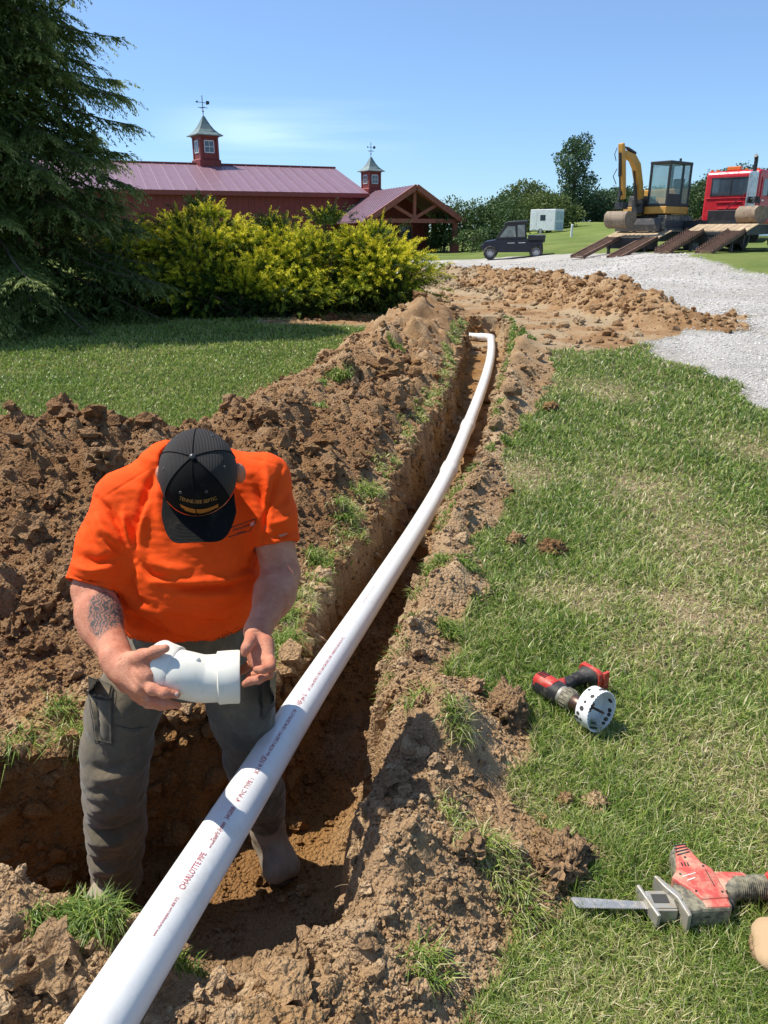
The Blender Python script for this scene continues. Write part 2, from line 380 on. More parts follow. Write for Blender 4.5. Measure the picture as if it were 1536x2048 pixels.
    z = np.where(y < 1.9, np.minimum(z, zp - np.sqrt(np.maximum(.0572 ** 2 - dp_ ** 2, 0)) - .008 + 1.6 * np.maximum(0, dp_ - .05)), z)
    orange = sstep(-sd, .0, .06) * sstep(fbm(x * 1.6, y * 1.6, 3, 131) + .25, 0, .35) + .55 * sstep(fbm(x * 1.5, y * 1.5, 4, 133), .12, .4) * np.clip(dirt, 0, 1) * (i1 * .8 + .2) * (1 - .6 * soil) + .12 * soil
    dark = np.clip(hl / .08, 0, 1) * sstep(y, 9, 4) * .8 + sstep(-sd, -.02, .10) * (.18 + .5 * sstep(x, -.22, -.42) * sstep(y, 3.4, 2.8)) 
    pale = soil * sstep(fbm(x * 1.1 + 9, y * 1.1, 4, 137) + .25 * sstep(y, 14, 20) - .5 * np.clip(hf / .15, 0, 1) * (x > 2.2), -.1, .35) + .30 * rmask
    clod = .5 * i1 + .3 * i2 + .2 * i3
    cls = np.zeros(x.shape, np.int8)
    cls[gravel > .5] = 1
    cls[soil > .5] = 2
    cls[hf > .05] = 3
    cls[rmask > .5] = 4
    cls[hl > .035] = 5
    cls[sd < 0] = 6
    return z, dict(dirt=dirt, gravel=gravel * (1 - dirt), orange=np.clip(orange, 0, 1), dark=np.clip(dark, 0, 1), pale=np.clip(pale, 0, 1), clod=clod, wall=inside), cls, sd

def terrain_material():
    t = NT('ground_cover')
    n1 = t.noise(2.2, 6, .65); n2 = t.noise(14, 6, .7); n3 = t.noise(90, 4, .7)
    v1 = t.vor(70); v2 = t.vor(150)
    # soil
    soil = t.ramp(t.math('ADD', t.math('MULTIPLY', n1, .6), t.math('MULTIPLY', t.attr('clod'), .45)),
                  [(.25, (.260, .138, .060)), (.5, (.450, .268, .132)), (.75, (.63, .43, .245))])
    soil = t.mix(t.mrange(t.attr('orange'), .1, .9), soil, t.mix(n2, (.30, .140, .040), (.50, .270, .095)))
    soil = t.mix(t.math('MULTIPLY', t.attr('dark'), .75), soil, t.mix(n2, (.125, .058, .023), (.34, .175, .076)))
    soil = t.mix(t.math('MULTIPLY', t.attr('pale'), .8), soil, t.mix(n2, (.46, .33, .18), (.62, .50, .34)))
    soil = t.mix(t.mrange(n3, .3, .7, .0, .55), soil, t.mix(.5, soil, (.06, .03, .012)), )
    soil = t.mix(t.mrange(v1, .0, .35, .35, 0), soil, t.mix(.6, soil, (.50, .38, .25)))
    # gravel
    g = t.node('TexVoronoi', Scale=38); t.link(t.coord(), g.inputs['Vector'])
    g2 = t.node('TexVoronoi', Scale=95); t.link(t.coord(), g2.inputs['Vector'])
    sc = t.node('SeparateColor'); t.link(g2.outputs['Color'], sc.inputs[0])
    gr = t.ramp(sc.outputs[0], [(0, (.36, .335, .30)), (.5, (.56, .53, .485)), (1, (.78, .745, .69))])
    gr = t.mix(t.mrange(g2.outputs['Distance'], .35, .7, 0, .5), gr, (.26, .235, .20))
    gr = t.mix(t.mrange(n1, .45, .75, 0, .6), gr, (.46, .40, .31))
    gr = t.mix(t.mrange(t.noise(.5, 5), .48, .62, 0, .5), gr, (.72, .69, .64)); gr = t.mix(t.mrange(t.noise(5, 6, .75), .5, .7, 0, .45), gr, (.33, .30, .26))
    # turf under the blades / far field
    tf = t.mix(t.mrange(n2, .35, .65), (.050, .066, .020), (.110, .118, .046))
    tf = t.mix(t.mrange(t.noise(1.3, 6, .7), .45, .68, 0, .75), tf, (.27, .215, .115))
    tf = t.mix(t.mrange(t.attr('far'), .0, 1, 0, 1), tf, t.mix(t.mrange(t.noise(.25, 6, .7), .35, .65), (.120, .175, .035), (.230, .265, .075)))
    tf = t.mix(t.mrange(t.math('MULTIPLY', t.attr('straw'), t.math('ADD', .6, n2)), .28, .95, 0, .85), tf, t.mix(n2, (.24, .16, .085), (.48, .37, .22)))
    c = t.mix(t.attr('gravel'), tf, gr)
    c = t.mix(t.mrange(t.math('ADD', t.attr('dirt'), t.math('MULTIPLY', t.math('SUBTRACT', n2, .5), .5)), .35, .6), c, soil)
    t.color(c); t.rough(.95); t.b.inputs['Specular IOR Level'].default_value = .15
    h = t.math('ADD', t.math('MULTIPLY', n3, .8), t.math('MULTIPLY', t.math('SUBTRACT', 1.0, v1), .9))
    h = t.math('ADD', h, t.math('MULTIPLY', t.math('SUBTRACT', 1.0, v2), .4))
    h = t.math('ADD', h, t.math('MULTIPLY', n2, 1.6))
    t.bump(h, .016, 1.0)
    return t.m

def build_terrain():
    fine = np.arange(-41, 41.01, .235); side = np.concatenate([np.arange(-85, -41, .8), fine, np.arange(41.6, 85, .8), np.arange(88, 275, 4.0)])
    th = np.radians(side)
    rr = [.12]
    while rr[-1] < 26: rr.append(rr[-1] * (1.0042 if rr[-1] > .8 else 1.02))
    while rr[-1] < 1500: rr.append(rr[-1] * (1.012 if rr[-1] < 60 else 1.06))
    rr = np.array(rr); nr, na = len(rr), len(th)
    Rr, T = np.meshgrid(rr, th, indexing='ij'); x = (Rr * np.sin(T)).ravel(); y = (Rr * np.cos(T)).ravel()
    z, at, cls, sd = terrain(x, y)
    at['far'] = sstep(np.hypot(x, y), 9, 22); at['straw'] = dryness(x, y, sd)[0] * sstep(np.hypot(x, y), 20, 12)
    i = np.arange(nr - 1)[:, None] * na; j = np.arange(na)[None, :]; j2 = (j + 1) % na
    q = np.stack([i + j, i + na + j, i + na + j2, i + j2], -1).reshape(-1, 4)
    # centre disc
    z0, a0, c0, _ = terrain(np.array([0.0]), np.array([0.0]))
    v = np.stack([x, y, z], 1)
    fc = np.stack([cls[q[:, k]] for k in range(4)], 1); fc = fc.max(1)
    m = terrain_material()
    names = ['ground', 'gravel_drive', 'bare_soil', 'spoil_heap', 'spoil_bank', 'spoil_heap', 'trench']
    for k, nm in enumerate(names):
        qq = q[fc == k]; 
        if not len(qq): continue
        u, inv = np.unique(qq, return_inverse=True); inv = inv.reshape(-1, 4)
        vv = v[u]; aa = {kk: a[u] for kk, a in at.items()}; tr = None
        if k == c0[0]:
            ring = np.searchsorted(u, np.arange(na)); vv = np.vstack([vv, [[0, 0, z0[0]]]])
            aa = {kk: np.append(a, a0[kk][0] if kk in a0 else 0) for kk, a in aa.items()}
            ok = u[np.clip(ring, 0, len(u) - 1)] == np.arange(na)
            tr = np.array([[ring[a], ring[(a + 1) % na], len(vv) - 1] for a in range(na) if ok[a] and ok[(a + 1) % na]])
            if not len(tr): tr = None
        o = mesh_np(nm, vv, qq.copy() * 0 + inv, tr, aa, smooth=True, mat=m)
        if k in (0, 1, 2, 6): tag(o, kind='structure')
        elif k == 3: tag(o, 'low heap of pale tan clay running along the edge of the gravel drive', 'dirt heap')
        elif k == 4: tag(o, 'crumbly strip of tan spoil along the right side of the trench', 'dirt bank')
        else: tag(o, 'long high heap of dark brown clods on the left side of the trench', 'dirt heap')
    return v, cls
TV, TC = build_terrain()
def ground_z(x, y):
    z, _, _, _ = terrain(np.atleast_1d(np.asarray(x, float)), np.atleast_1d(np.asarray(y, float)))
    return z if np.ndim(x) else float(z[0])
# ------------------------------------------------------------------ pipe
def catmull(pts, n=12):
    pts = [np.array(p, float) for p in pts]; pts = [2 * pts[0] - pts[1]] + pts + [2 * pts[-1] - pts[-2]]; out = []
    for i in range(1, len(pts) - 2):
        for k in range(n):
            t = k / n; a, b, c, d = pts[i - 1:i + 3]
            out.append(.5 * ((2 * b) + (-a + c) * t + (2 * a - 5 * b + 4 * c - d) * t * t + (-a + 3 * b - 3 * c + d) * t ** 3))
    out.append(pts[-2]); return out
def pvc():
    t = NT('white_pvc'); n = t.noise(9, 6, .7)
    c = t.mix(t.mrange(n, .54, .72, 0, .4), (.77, .76, .725), (.52, .45, .35))
    c = t.mix(t.mrange(t.noise(70, 5, .8), .66, .74, 0, .5), c, (.30, .24, .17)); t.color(c); t.rough(.32)
    t.b.inputs['Subsurface Weight'].default_value = 0; t.bump(t.noise(30, 4), .0006); return t.m
PVC = pvc(); FAINT = mat('faint_ink', (.52, .42, .42), .6); RED_INK = mat('red_ink', (.42, .10, .11), .6)
PR = .0572
PPTS = [(-.66, .09, .385), (-.572, .596, .310), (-.484, 1.096, .235), (-.374, 1.72, .142), (-.262, 2.36, .047), (-.045, 3.35, -.050), (.235, 4.5, -.100), (.485, 5.6, -.120), (.745, 6.85, -.100), (1.02, 8.2, -.06), (1.27, 9.5, -.01), (1.50, 10.9, .02), (1.69, 12.35, .035)]
pipe_line = catmull(PPTS, 10)
pr = empty('drain_pipe', (-.26, 2.36, 0), label='long white plastic pipe with red printing, laid along the trench', cat='pipe')
def world_part(mb, name, m, parent, **kw):
    o = mb.build(name, m, parent, **kw); o.matrix_parent_inverse = Matrix.Translation(-Vector(parent.location)); return o
def seg_between(pts, y0, y1): return [p for p in pts if y0 <= p[1] <= y1]
b = MB(); b.tube(pipe_line, PR, 48); world_part(b, 'pipe_run', PVC, pr, auto=40)
def at_y(y):
    a = np.array(pipe_line); k = np.searchsorted(a[:, 1], y); k = min(max(k, 1), len(a) - 1)
    t = (y - a[k - 1, 1]) / (a[k, 1] - a[k - 1, 1]); return a[k - 1] * (1 - t) + a[k] * t
for yy in (5.62, 6.95):
    b = MB(); b.tube([at_y(yy - .02), at_y(yy), at_y(yy + .13), at_y(yy + .145)], [PR + .001, PR + .009, PR + .009, PR + .001], 40); world_part(b, 'coupling', PVC, pr, auto=40)
e0 = pipe_line[-1]; dirp = np.array(pipe_line[-1]) - np.array(pipe_line[-3]); dirp /= np.linalg.norm(dirp)
el = [e0 - dirp * .02, e0 + dirp * .05, e0 + dirp * .10 + np.array((-.03, .02, 0)), e0 + dirp * .10 + np.array((-.12, .08, 0)), e0 + dirp * .10 + np.array((-.17, .12, 0))]
b = MB(); b.tube(catmull(el, 5), PR + .008, 32); world_part(b, 'bend', PVC, pr, auto=60)
side_a = Vector(el[-1]); side_b = side_a + Vector((-1.6, .85, .02))
b = MB(); b.tube([side_a, side_b], PR, 32); world_part(b, 'side_run', PVC, pr, auto=40)

def text_mesh(s, size=1, align='LEFT', shear=0):
    cu = bpy.data.curves.new('t', 'FONT'); cu.body = s; cu.size = size; cu.align_x = align; cu.shear = shear; cu.resolution_u = 3; cu.offset = size * .010
    o = bpy.data.objects.new('t', cu); COL.objects.link(o)
    dg = bpy.context.evaluated_depsgraph_get(); me = bpy.data.meshes.new_from_object(o.evaluated_get(dg))
    bpy.data.objects.remove(o); bpy.data.curves.remove(cu)
    vs = [v.co.copy() for v in me.vertices]; fs = [tuple(p.vertices) for p in me.polygons]; bpy.data.meshes.remove(me)
    return vs, fs
# printed line wound on the pipe's surface: arc length s along the pipe, angle a round it
PL = np.array(pipe_line); SEG = np.r_[0, np.cumsum(np.linalg.norm(np.diff(PL, axis=0), axis=1))]
def on_pipe(s, off, ang, r=PR + .0006):
    k = min(max(np.searchsorted(SEG, s), 1), len(SEG) - 1); t = (s - SEG[k - 1]) / (SEG[k] - SEG[k - 1])
    p = Vector(PL[k - 1] * (1 - t) + PL[k] * t)
    k0 = max(k - 2, 0); k1 = min(k + 1, len(PL) - 1); d = Vector(PL[k1] - PL[k0]).normalized()
    lft = Vector((0, 0, 1)).cross(d).normalized(); up = d.cross(lft)
    a = ang + off / PR
    return p + (up * math.cos(a) + lft * math.sin(a)) * r
def s_of_y(y): return float(np.interp(y, PL[:, 1], SEG))
def print_on_pipe(s, y, size, ang, stretch=1.0, shear=0):
    vs, fs = text_mesh(s, size, shear=shear); s0 = s_of_y(y); ang = R(-24) if y < 3 else R(-8)
    b = MB(); b.add([on_pipe(s0 + v.x * stretch, v.y, ang) for v in vs], fs); return b, (max(v.x for v in vs) if vs else 0) * stretch
def ink(s, y, size, ang=R(21), stretch=1.0, shear=0):
    b, w = print_on_pipe(s, y, size, ang, stretch, shear); world_part(b, 'printing', RED_INK if y < 3 else FAINT, pr); return w
ink('www.charlottepipe.com 800 572', 1.14, .008, R(24), 1.05)
ink('CHARLOTTE PIPE', 1.272, .019, R(22), .85)
ink('and foundry co', 1.415, .008, R(24), .8)
ink('TrueFit System', 1.435, .016, R(25), .8, .35)
ink('34G00B', 1.525, .016, R(21)); ink('4" PVC TYPE 1', 1.60, .017, R(22), 1.1); ink('SCH 40', 1.735, .016, R(22))
ink('NSF', 1.79, .022, R(22)); ink('dwv ASTM D 2665 PVC 1120 PR 220 PSI AT 73F', 1.83, .0155, R(22), .98)
ink('NSF pw G', 2.16, .022, R(22), .9); ink('U.P. Code ASTM D 1785 D 2665 CSA B181.2 NSF 14 MADE IN USA 04-24-19 C', 2.27, .0145, R(22), 1.0)
for k, yy in enumerate((3.1, 3.6, 4.15, 4.75)): ink('CHARLOTTE PIPE 4" PVC TYPE 1 SCH 40 NSF', yy, .012, R(14))
# ------------------------------------------------------------------ distance-field modelling of the man
class Vol:
    def __init__(s, lo, hi, h):
        s.h = h; s.lo = np.array(lo, float); n = np.ceil((np.array(hi) - s.lo) / h).astype(int) + 1
        s.ax = [(s.lo[i] + h * np.arange(n[i])).astype(np.float32) for i in range(3)]
        s.d = np.full(n, .5, np.float32)
    def _sub(s, lo, hi):
        sl = []
        for i in range(3):
            a = int(np.clip(np.floor((lo[i] - s.lo[i]) / s.h), 0, len(s.ax[i]))); b = int(np.clip(np.ceil((hi[i] - s.lo[i]) / s.h) + 1, 0, len(s.ax[i])))
            sl.append(slice(a, b))
        X = s.ax[0][sl[0]][:, None, None]; Y = s.ax[1][sl[1]][None, :, None]; Z = s.ax[2][sl[2]][None, None, :]
        return tuple(sl), X, Y, Z
    def _join(s, sl, d, k, mode):
        o = s.d[sl]
        if o.size == 0: return
        if mode == 'add':
            if k > 0:
                h = np.clip(.5 + .5 * (o - d) / k, 0, 1); s.d[sl] = o * (1 - h) + d * h - k * h * (1 - h)
            else: s.d[sl] = np.minimum(o, d)
        else: s.d[sl] = np.maximum(o, -d)
    def cap(s, a, b, ra, rb=None, k=.02, mode='add', sq=None):
        rb = ra if rb is None else rb; a = np.array(a, float); b = np.array(b, float); m = max(ra, rb) + k + 3 * s.h
        sl, X, Y, Z = s._sub(np.minimum(a, b) - m, np.maximum(a, b) + m)
        e = b - a; L = max(float(e @ e), 1e-9)
        t = np.clip(((X - a[0]) * e[0] + (Y - a[1]) * e[1] + (Z - a[2]) * e[2]) / L, 0, 1)
        d = np.sqrt((X - a[0] - t * e[0]) ** 2 + (Y - a[1] - t * e[1]) ** 2 + (Z - a[2] - t * e[2]) ** 2) - (ra + (rb - ra) * t)
        s._join(sl, d.astype(np.float32), k, mode); return s
    def chain(s, pts, rs, k=.02, mode='add'):
        for i in range(len(pts) - 1): s.cap(pts[i], pts[i + 1], rs[i], rs[i + 1], k, mode)
        return s
    def ell(s, c, r, k=.02, M=None, mode='add'):
        c = np.array(c, float); m = max(r) + k + 3 * s.h; sl, X, Y, Z = s._sub(c - m, c + m)
        x, y, z = X - c[0], Y - c[1], Z - c[2]
        if M is not None:
            M = np.array(M); x, y, z = (M[0, i] * x + M[1, i] * y + M[2, i] * z for i in range(3))
        q = np.sqrt((x / r[0]) ** 2 + (y / r[1]) ** 2 + (z / r[2]) ** 2)
        d = (q - 1) * min(r) * (1 + .25 * (max(r) / min(r) - 1))
        s._join(sl, d.astype(np.float32), k, mode); return s
    def loft(s, rows, k=.02, p=2.0, mode='add'):
        """rows of (z, cx, cy, half width, half depth)"""
        r = np.array(rows); sl, X, Y, Z = s._sub((r[:, 1].min() - r[:, 3].max() - .1, r[:, 2].min() - r[:, 4].max() - .1, r[0, 0] - .02), (r[:, 1].max() + r[:, 3].max() + .1, r[:, 2].max() + r[:, 4].max() + .1, r[-1, 0] + .05))
        z = Z.ravel(); g = lambda j: np.interp(z, r[:, 0], r[:, j])[None, None, :]
        a, b = g(3), g(4); q = (np.abs((X - g(1)) / a) ** p + np.abs((Y - g(2)) / b) ** p) ** (1 / p)
        d = (q - 1) * np.minimum(a, b)
        d = np.maximum(d, np.maximum(Z - r[-1, 0], r[0, 0] - Z)); s._join(sl, d.astype(np.float32), k, mode); return s
    def plane(s, pt, nrm, lo=None, hi=None):
        """cut away the side the normal points to"""
        sl, X, Y, Z = s._sub(lo if lo is not None else s.lo, hi if hi is not None else s.lo + 9)
        n = np.array(nrm, float); n /= np.linalg.norm(n)
        d = -((X - pt[0]) * n[0] + (Y - pt[1]) * n[1] + (Z - pt[2]) * n[2]); s._join(sl, d.astype(np.float32), 0, 'sub'); return s
    def mesh(s):
        d = s.d; S = d < 0; n = np.array(d.shape)
        c = np.zeros(n - 1, np.int8)
        for i in (0, 1):
            for j in (0, 1):
                for k in (0, 1): c += S[i:n[0] - 1 + i, j:n[1] - 1 + j, k:n[2] - 1 + k]
        act = np.argwhere((c > 0) & (c < 8)); idx = np.full(c.shape, -1, np.int32); idx[tuple(act.T)] = np.arange(len(act))
        acc = np.zeros((len(act), 3)); cnt = np.zeros(len(act))
        corners = [(i, j, k) for i in (0, 1) for j in (0, 1) for k in (0, 1)]
        val = {q: d[act[:, 0] + q[0], act[:, 1] + q[1], act[:, 2] + q[2]] for q in corners}
        for q in corners:
            for a in range(3):
                if q[a]: continue
                w = list(q); w[a] = 1; w = tuple(w); va, vb = val[q], val[w]; m = (va < 0) != (vb < 0)
                t = np.where(m, va / np.where(m, va - vb, 1), 0); p = np.array(q, float)[None, :].repeat(len(act), 0); p[:, a] += t
                acc += p * m[:, None]; cnt += m
        v = s.lo + s.h * (act + acc / cnt[:, None]); quads = []
        for a in range(3):
            b, e = (a + 1) % 3, (a + 2) % 3; sl0 = [slice(None)] * 3; sl1 = [slice(None)] * 3; sl0[a] = slice(0, -1); sl1[a] = slice(1, None)
            ch = S[tuple(sl0)] != S[tuple(sl1)]; pts = np.argwhere(ch)
            ok = (pts[:, b] > 0) & (pts[:, e] > 0) & (pts[:, b] < n[b] - 1) & (pts[:, e] < n[e] - 1); pts = pts[ok]
            f = []
            for (ob, oe) in ((-1, -1), (0, -1), (0, 0), (-1, 0)):
                q = pts.copy(); q[:, b] += ob; q[:, e] += oe; f.append(idx[tuple(q.T)])
            f = np.stack(f, 1); fl = S[tuple(pts.T)]; f[~fl] = f[~fl][:, ::-1]; quads.append(f)
        return v, np.concatenate(quads)
def vnormals(v, q):
    fn = np.cross(v[q[:, 2]] - v[q[:, 0]], v[q[:, 3]] - v[q[:, 1]]); n = np.zeros_like(v)
    for k in range(4): np.add.at(n, q[:, k], fn)
    return n / np.maximum(np.linalg.norm(n, axis=1, keepdims=True), 1e-12)
def relax(v, q, it=2, lam=.5):
    for _ in range(it):
        acc = np.zeros_like(v); c = np.zeros(len(v))
        for k in range(4):
            a, b = q[:, k], q[:, (k + 1) % 4]; np.add.at(acc, a, v[b]); np.add.at(acc, b, v[a]); np.add.at(c, a, 1); np.add.at(c, b, 1)
        v = v + lam * (acc / np.maximum(c, 1)[:, None] - v)
    return v
def photo_xy(v):
    Y = v[:, 1]; Z = v[:, 2] - CAMZ; d = Y * _c - Z * _s
    return 768 + FPX * v[:, 0] / d, 1024 + FPX * (-(Y * _s) - Z * _c) / d
def fold(v, n, folds):
    """creases: lists of points on the cloth, positive = ridge, negative = furrow"""
    px, py = photo_xy(v); view = v - np.array((0, 0, CAMZ)); view /= np.linalg.norm(view, axis=1, keepdims=True)
    w = np.clip(-(view * n).sum(1) * 2.5, 0, 1); disp = np.zeros(len(v))
    for pts, amp, sg in folds:
        d = np.full(len(v), 1e9); tt = np.zeros(len(v)); m = len(pts) - 1
        for i in range(m):
            a, b = pts[i], pts[i + 1]; ex, ey = b[0] - a[0], b[1] - a[1]
            t = np.clip(((px - a[0]) * ex + (py - a[1]) * ey) / (ex * ex + ey * ey), 0, 1); dd = np.hypot(px - a[0] - t * ex, py - a[1] - t * ey)
            k = dd < d; d = np.where(k, dd, d); tt = np.where(k, (i + t) / m, tt)
        disp += amp * np.exp(-(d / sg) ** 2) * np.sin(np.pi * np.clip(tt, .08, .92))
    return disp * w
def noise3(p, f, seed=0): return gnoise(p[:, 0] * f + p[:, 1] * f * .63, p[:, 2] * f - p[:, 1] * f * .41, seed)

man = empty('person', (-.60, 2.05, -.45), label='man in orange shirt and black cap holding a white pipe fitting in the pit', cat='person')
def man_part(name, v, q, m, parent=None, attrs=None):
    o = mesh_np(name, v, q, None, attrs, smooth=True, mat=m)
    o.parent = parent or man; o.matrix_parent_inverse = Matrix.Translation(-Vector(man.location)); return o
# joints
shL, elL, fmL, wrL = P(250, 1000, 2.14), P(186, 1180, 2.07), P(203, 1255, 2.0), P(246, 1334, 1.885)
shR, elR, fmR, wrR = P(526, 962, 2.15), P(562, 1150, 2.12), P(545, 1200, 2.03), P(515, 1262, 1.92)
hc = np.array((-.462, 1.847, 1.013)); yaw = R(6); tilt = R(50)
f0 = np.array((math.sin(yaw), -math.cos(yaw), 0)); Zu = np.array((0, 0, 1.0))
hu = math.cos(tilt) * Zu + math.sin(tilt) * f0; hf_ = math.cos(tilt) * f0 - math.sin(tilt) * Zu; hr = np.cross(hf_, hu)
def H(u, v, w): return hc + hr * u + hf_ * v + hu * w
HM = np.stack([hr, hf_, hu], 1)
def skin_mat():
    t = NT('skin'); n = t.noise(11, 5, .7); n2 = t.noise(120, 4, .7)
    c = t.mix(t.mrange(n, .38, .62), (.48, .165, .090), (.64, .295, .180)); c = t.mix(t.mrange(n2, .45, .7, 0, .35), c, (.50, .150, .10))
    c = t.mix(t.mrange(t.noise(26, 5, .7), .60, .75, 0, .3), c, (.30, .18, .11))
    # inked patch on the inner forearm
    cc = P(212, 1235, 1.98); g = t.node('Mapping'); g.vector_type = 'TEXTURE'
    g.inputs['Location'].default_value = tuple(cc); g.inputs['Rotation'].default_value = (R(-20), R(-19), 0); g.inputs['Scale'].default_value = (.040, .075, .085)
    t.link(t.coord(), g.inputs[0]); ln = t.node('VectorMath', operation='LENGTH'); t.link(g.outputs[0], ln.inputs[0])
    msk = t.mrange(t.math('ADD', ln.outputs['Value'], t.math('MULTIPLY', t.math('SUBTRACT', t.noise(40, 3), .5), .5)), .80, 1.0, 1, 0)
    w = t.node('TexWave', Scale=30, Distortion=14, Detail=3); w.inputs['Detail Scale'].default_value = 1.6; t.link(t.coord(), w.inputs['Vector'])
    ink_ = t.math('MULTIPLY', msk, t.mrange(w.outputs['Fac'], .30, .62, .42, .95)); c = t.mix(ink_, c, (.075, .075, .07))
    t.color(c); t.rough(.6); t.b.inputs['Specular IOR Level'].default_value = .3
    t.b.inputs['Subsurface Weight'].default_value = .06; t.b.inputs['Subsurface Radius'].default_value = (.012, .005, .003); t.b.inputs['Subsurface Scale'].default_value = 1
    t.bump(t.math('ADD', t.noise(70, 6, .75), t.noise(300, 2)), .0022); return t.m
SKIN = skin_mat()

V = Vol((-.93, 1.50, .28), (-.17, 2.30, 1.17), .0031)
# trunk under the clothes
CX = -.565
V.loft([(.34, CX, 2.09, .17, .12), (.50, CX, 2.06, .165, .13), (.64, CX, 2.03, .175, .145), (.80, CX, 2.04, .18, .13), (.92, CX + .01, 2.05, .17, .10), (.97, CX + .01, 2.06, .12, .08)], .02)
V.cap((-.555, 2.07, .95), H(0, -.045, -.06), .066, .06, .03)
V.cap((-.56, 2.06, .93), shL, .06, .055, .03); V.cap((-.56, 2.06, .93), shR, .06, .055, .03)
# head
V.ell(hc, (.080, .098, .100), .02, HM); V.ell(H(0, .02, -.055), (.062, .070, .070), .03, HM)
V.ell(H(0, .062, -.095), (.030, .028, .022), .02, HM); V.cap(H(0, .088, -.012), H(0, .108, -.045), .009, .014, .012)
V.cap(H(-.03, .085, .015), H(.03, .085, .015), .012, .012, .015)
for sx in (-1, 1):
    V.ell(H(sx * .030, .094, -.008), (.013, .010, .009), .004, HM, 'sub')
    V.ell(H(sx * .096, -.012, -.022), (.016, .024, .036), .006, HM); V.ell(H(sx * .112, .002, -.012), (.006, .010, .018), .0, HM, 'sub')
    V.ell(H(sx * .012, .104, -.050), (.008, .008, .006), .006, HM)
V.cap(H(-.022, .093, -.072), H(.022, .093, -.072), .006, .006, .005); V.cap(H(-.018, .091, -.083), H(.018, .091, -.083), .007, .007, .005)
# arms
V.chain([shL, shL * .45 + elL * .55, elL], [.066, .060, .052], .02)
V.chain([elL, fmL * .7 + elL * .3, fmL, wrL], [.053, .057, .050, .033], .02)
V.chain([shR, shR * .45 + elR * .55, elR], [.064, .057, .050], .02)
V.chain([elR, fmR * .7 + elR * .3, fmR, wrR], [.050, .054, .047, .031], .02)
V.cap(P(228, 1318, 1.89), P(256, 1350, 1.87), .034, .034, .02)
# right hand (left in the picture) wrapped round the fitting
pc = P(276, 1352, 1.83)
V.cap(wrL, P(268, 1340, 1.845), .033, .028, .02)
V.cap(P(262, 1330, 1.85), P(290, 1352, 1.80), .026, .020, .02); V.cap(P(256, 1352, 1.86), P(284, 1376, 1.80), .026, .019, .02)
V.cap(P(262, 1368, 1.87), P(282, 1388, 1.83), .022, .017, .02)
V.chain([P(258, 1322, 1.845), P(284, 1313, 1.80), P(310, 1303, 1.785), P(331, 1297, 1.785)], [.022, .0155, .0125, .0098], .012)
V.cap(P(286, 1318, 1.80), P(300, 1350, 1.79), .012, .014, .022)
V.chain([P(290, 1362, 1.80), P(305, 1379, 1.775), P(329, 1386, 1.768), P(353, 1389, 1.778)], [.0155, .0132, .0112, .0092], .008)
V.chain([P(284, 1380, 1.81), P(302, 1398, 1.80), P(330, 1406, 1.80), P(356, 1411, 1.825)], [.0150, .0128, .0110, .0090], .006)
V.chain([P(276, 1388, 1.84), P(296, 1406, 1.845), P(322, 1412, 1.865), P(345, 1412, 1.89)], [.014, .012, .0105, .0085], .006)
V.chain([P(268, 1390, 1.865), P(284, 1402, 1.88), P(304, 1407, 1.905), P(322, 1404, 1.92)], [.012, .0105, .009, .0075], .006)
# left hand (right in the picture): open palm, curled fingers
V.cap(wrR, P(519, 1300, 1.875), .030, .026, .02)
V.cap(P(506, 1290, 1.885), P(514, 1326, 1.86), .021, .017, .02); V.cap(P(531, 1288, 1.87), P(536, 1326, 1.83), .021, .016, .02)
V.cap(P(520, 1300, 1.885), P(526, 1328, 1.855), .021, .015, .02)
V.chain([P(504, 1268, 1.885), P(500, 1283, 1.84), P(493, 1296, 1.825), P(489, 1306, 1.825)], [.017, .0125, .0112, .0095], .010)
V.chain([P(511, 1325, 1.87), P(499, 1331, 1.885), P(487, 1339, 1.90), P(476, 1345, 1.91)], [.0125, .0112, .0102, .0085], .006)
V.chain([P(524, 1330, 1.86), P(521, 1344, 1.855), P(509, 1351, 1.855), P(497, 1353, 1.86)], [.0125, .0112, .0100, .0085], .005)
V.chain([P(541, 1322, 1.825), P(541, 1334, 1.80), P(526, 1339, 1.79), P(513, 1339, 1.795)], [.0135, .0118, .0102, .0086], .005)
V.chain([P(538, 1328, 1.835), P(538, 1348, 1.82), P(517, 1359, 1.81), P(501, 1362, 1.81), P(489, 1368, 1.815)], [.0130, .0115, .0105, .0098, .0082], .005)
v, q = V.mesh(); del V
n = vnormals(v, q)
fl = fold(v, n, [([(231, 1325), (247, 1315)], -.002, 3), ([(300, 1377), (304, 1386)], -.0012, 2), ([(306, 1376), (309, 1386)], -.0012, 2), ([(312, 1380), (314, 1388)], -.0008, 2),
                 ([(523, 1275), (527, 1318)], -.003, 5), ([(505, 1328), (535, 1322)], -.002, 3), ([(497, 1264), (530, 1262)], -.0015, 2.5), ([(270, 1340), (292, 1368)], .0012, 3), ([(262, 1352), (285, 1380)], .0012, 3)])
v = v + n * (fl + .0012 * noise3(v, 40, 3))[:, None]
body = man_part('body', v, q, SKIN)
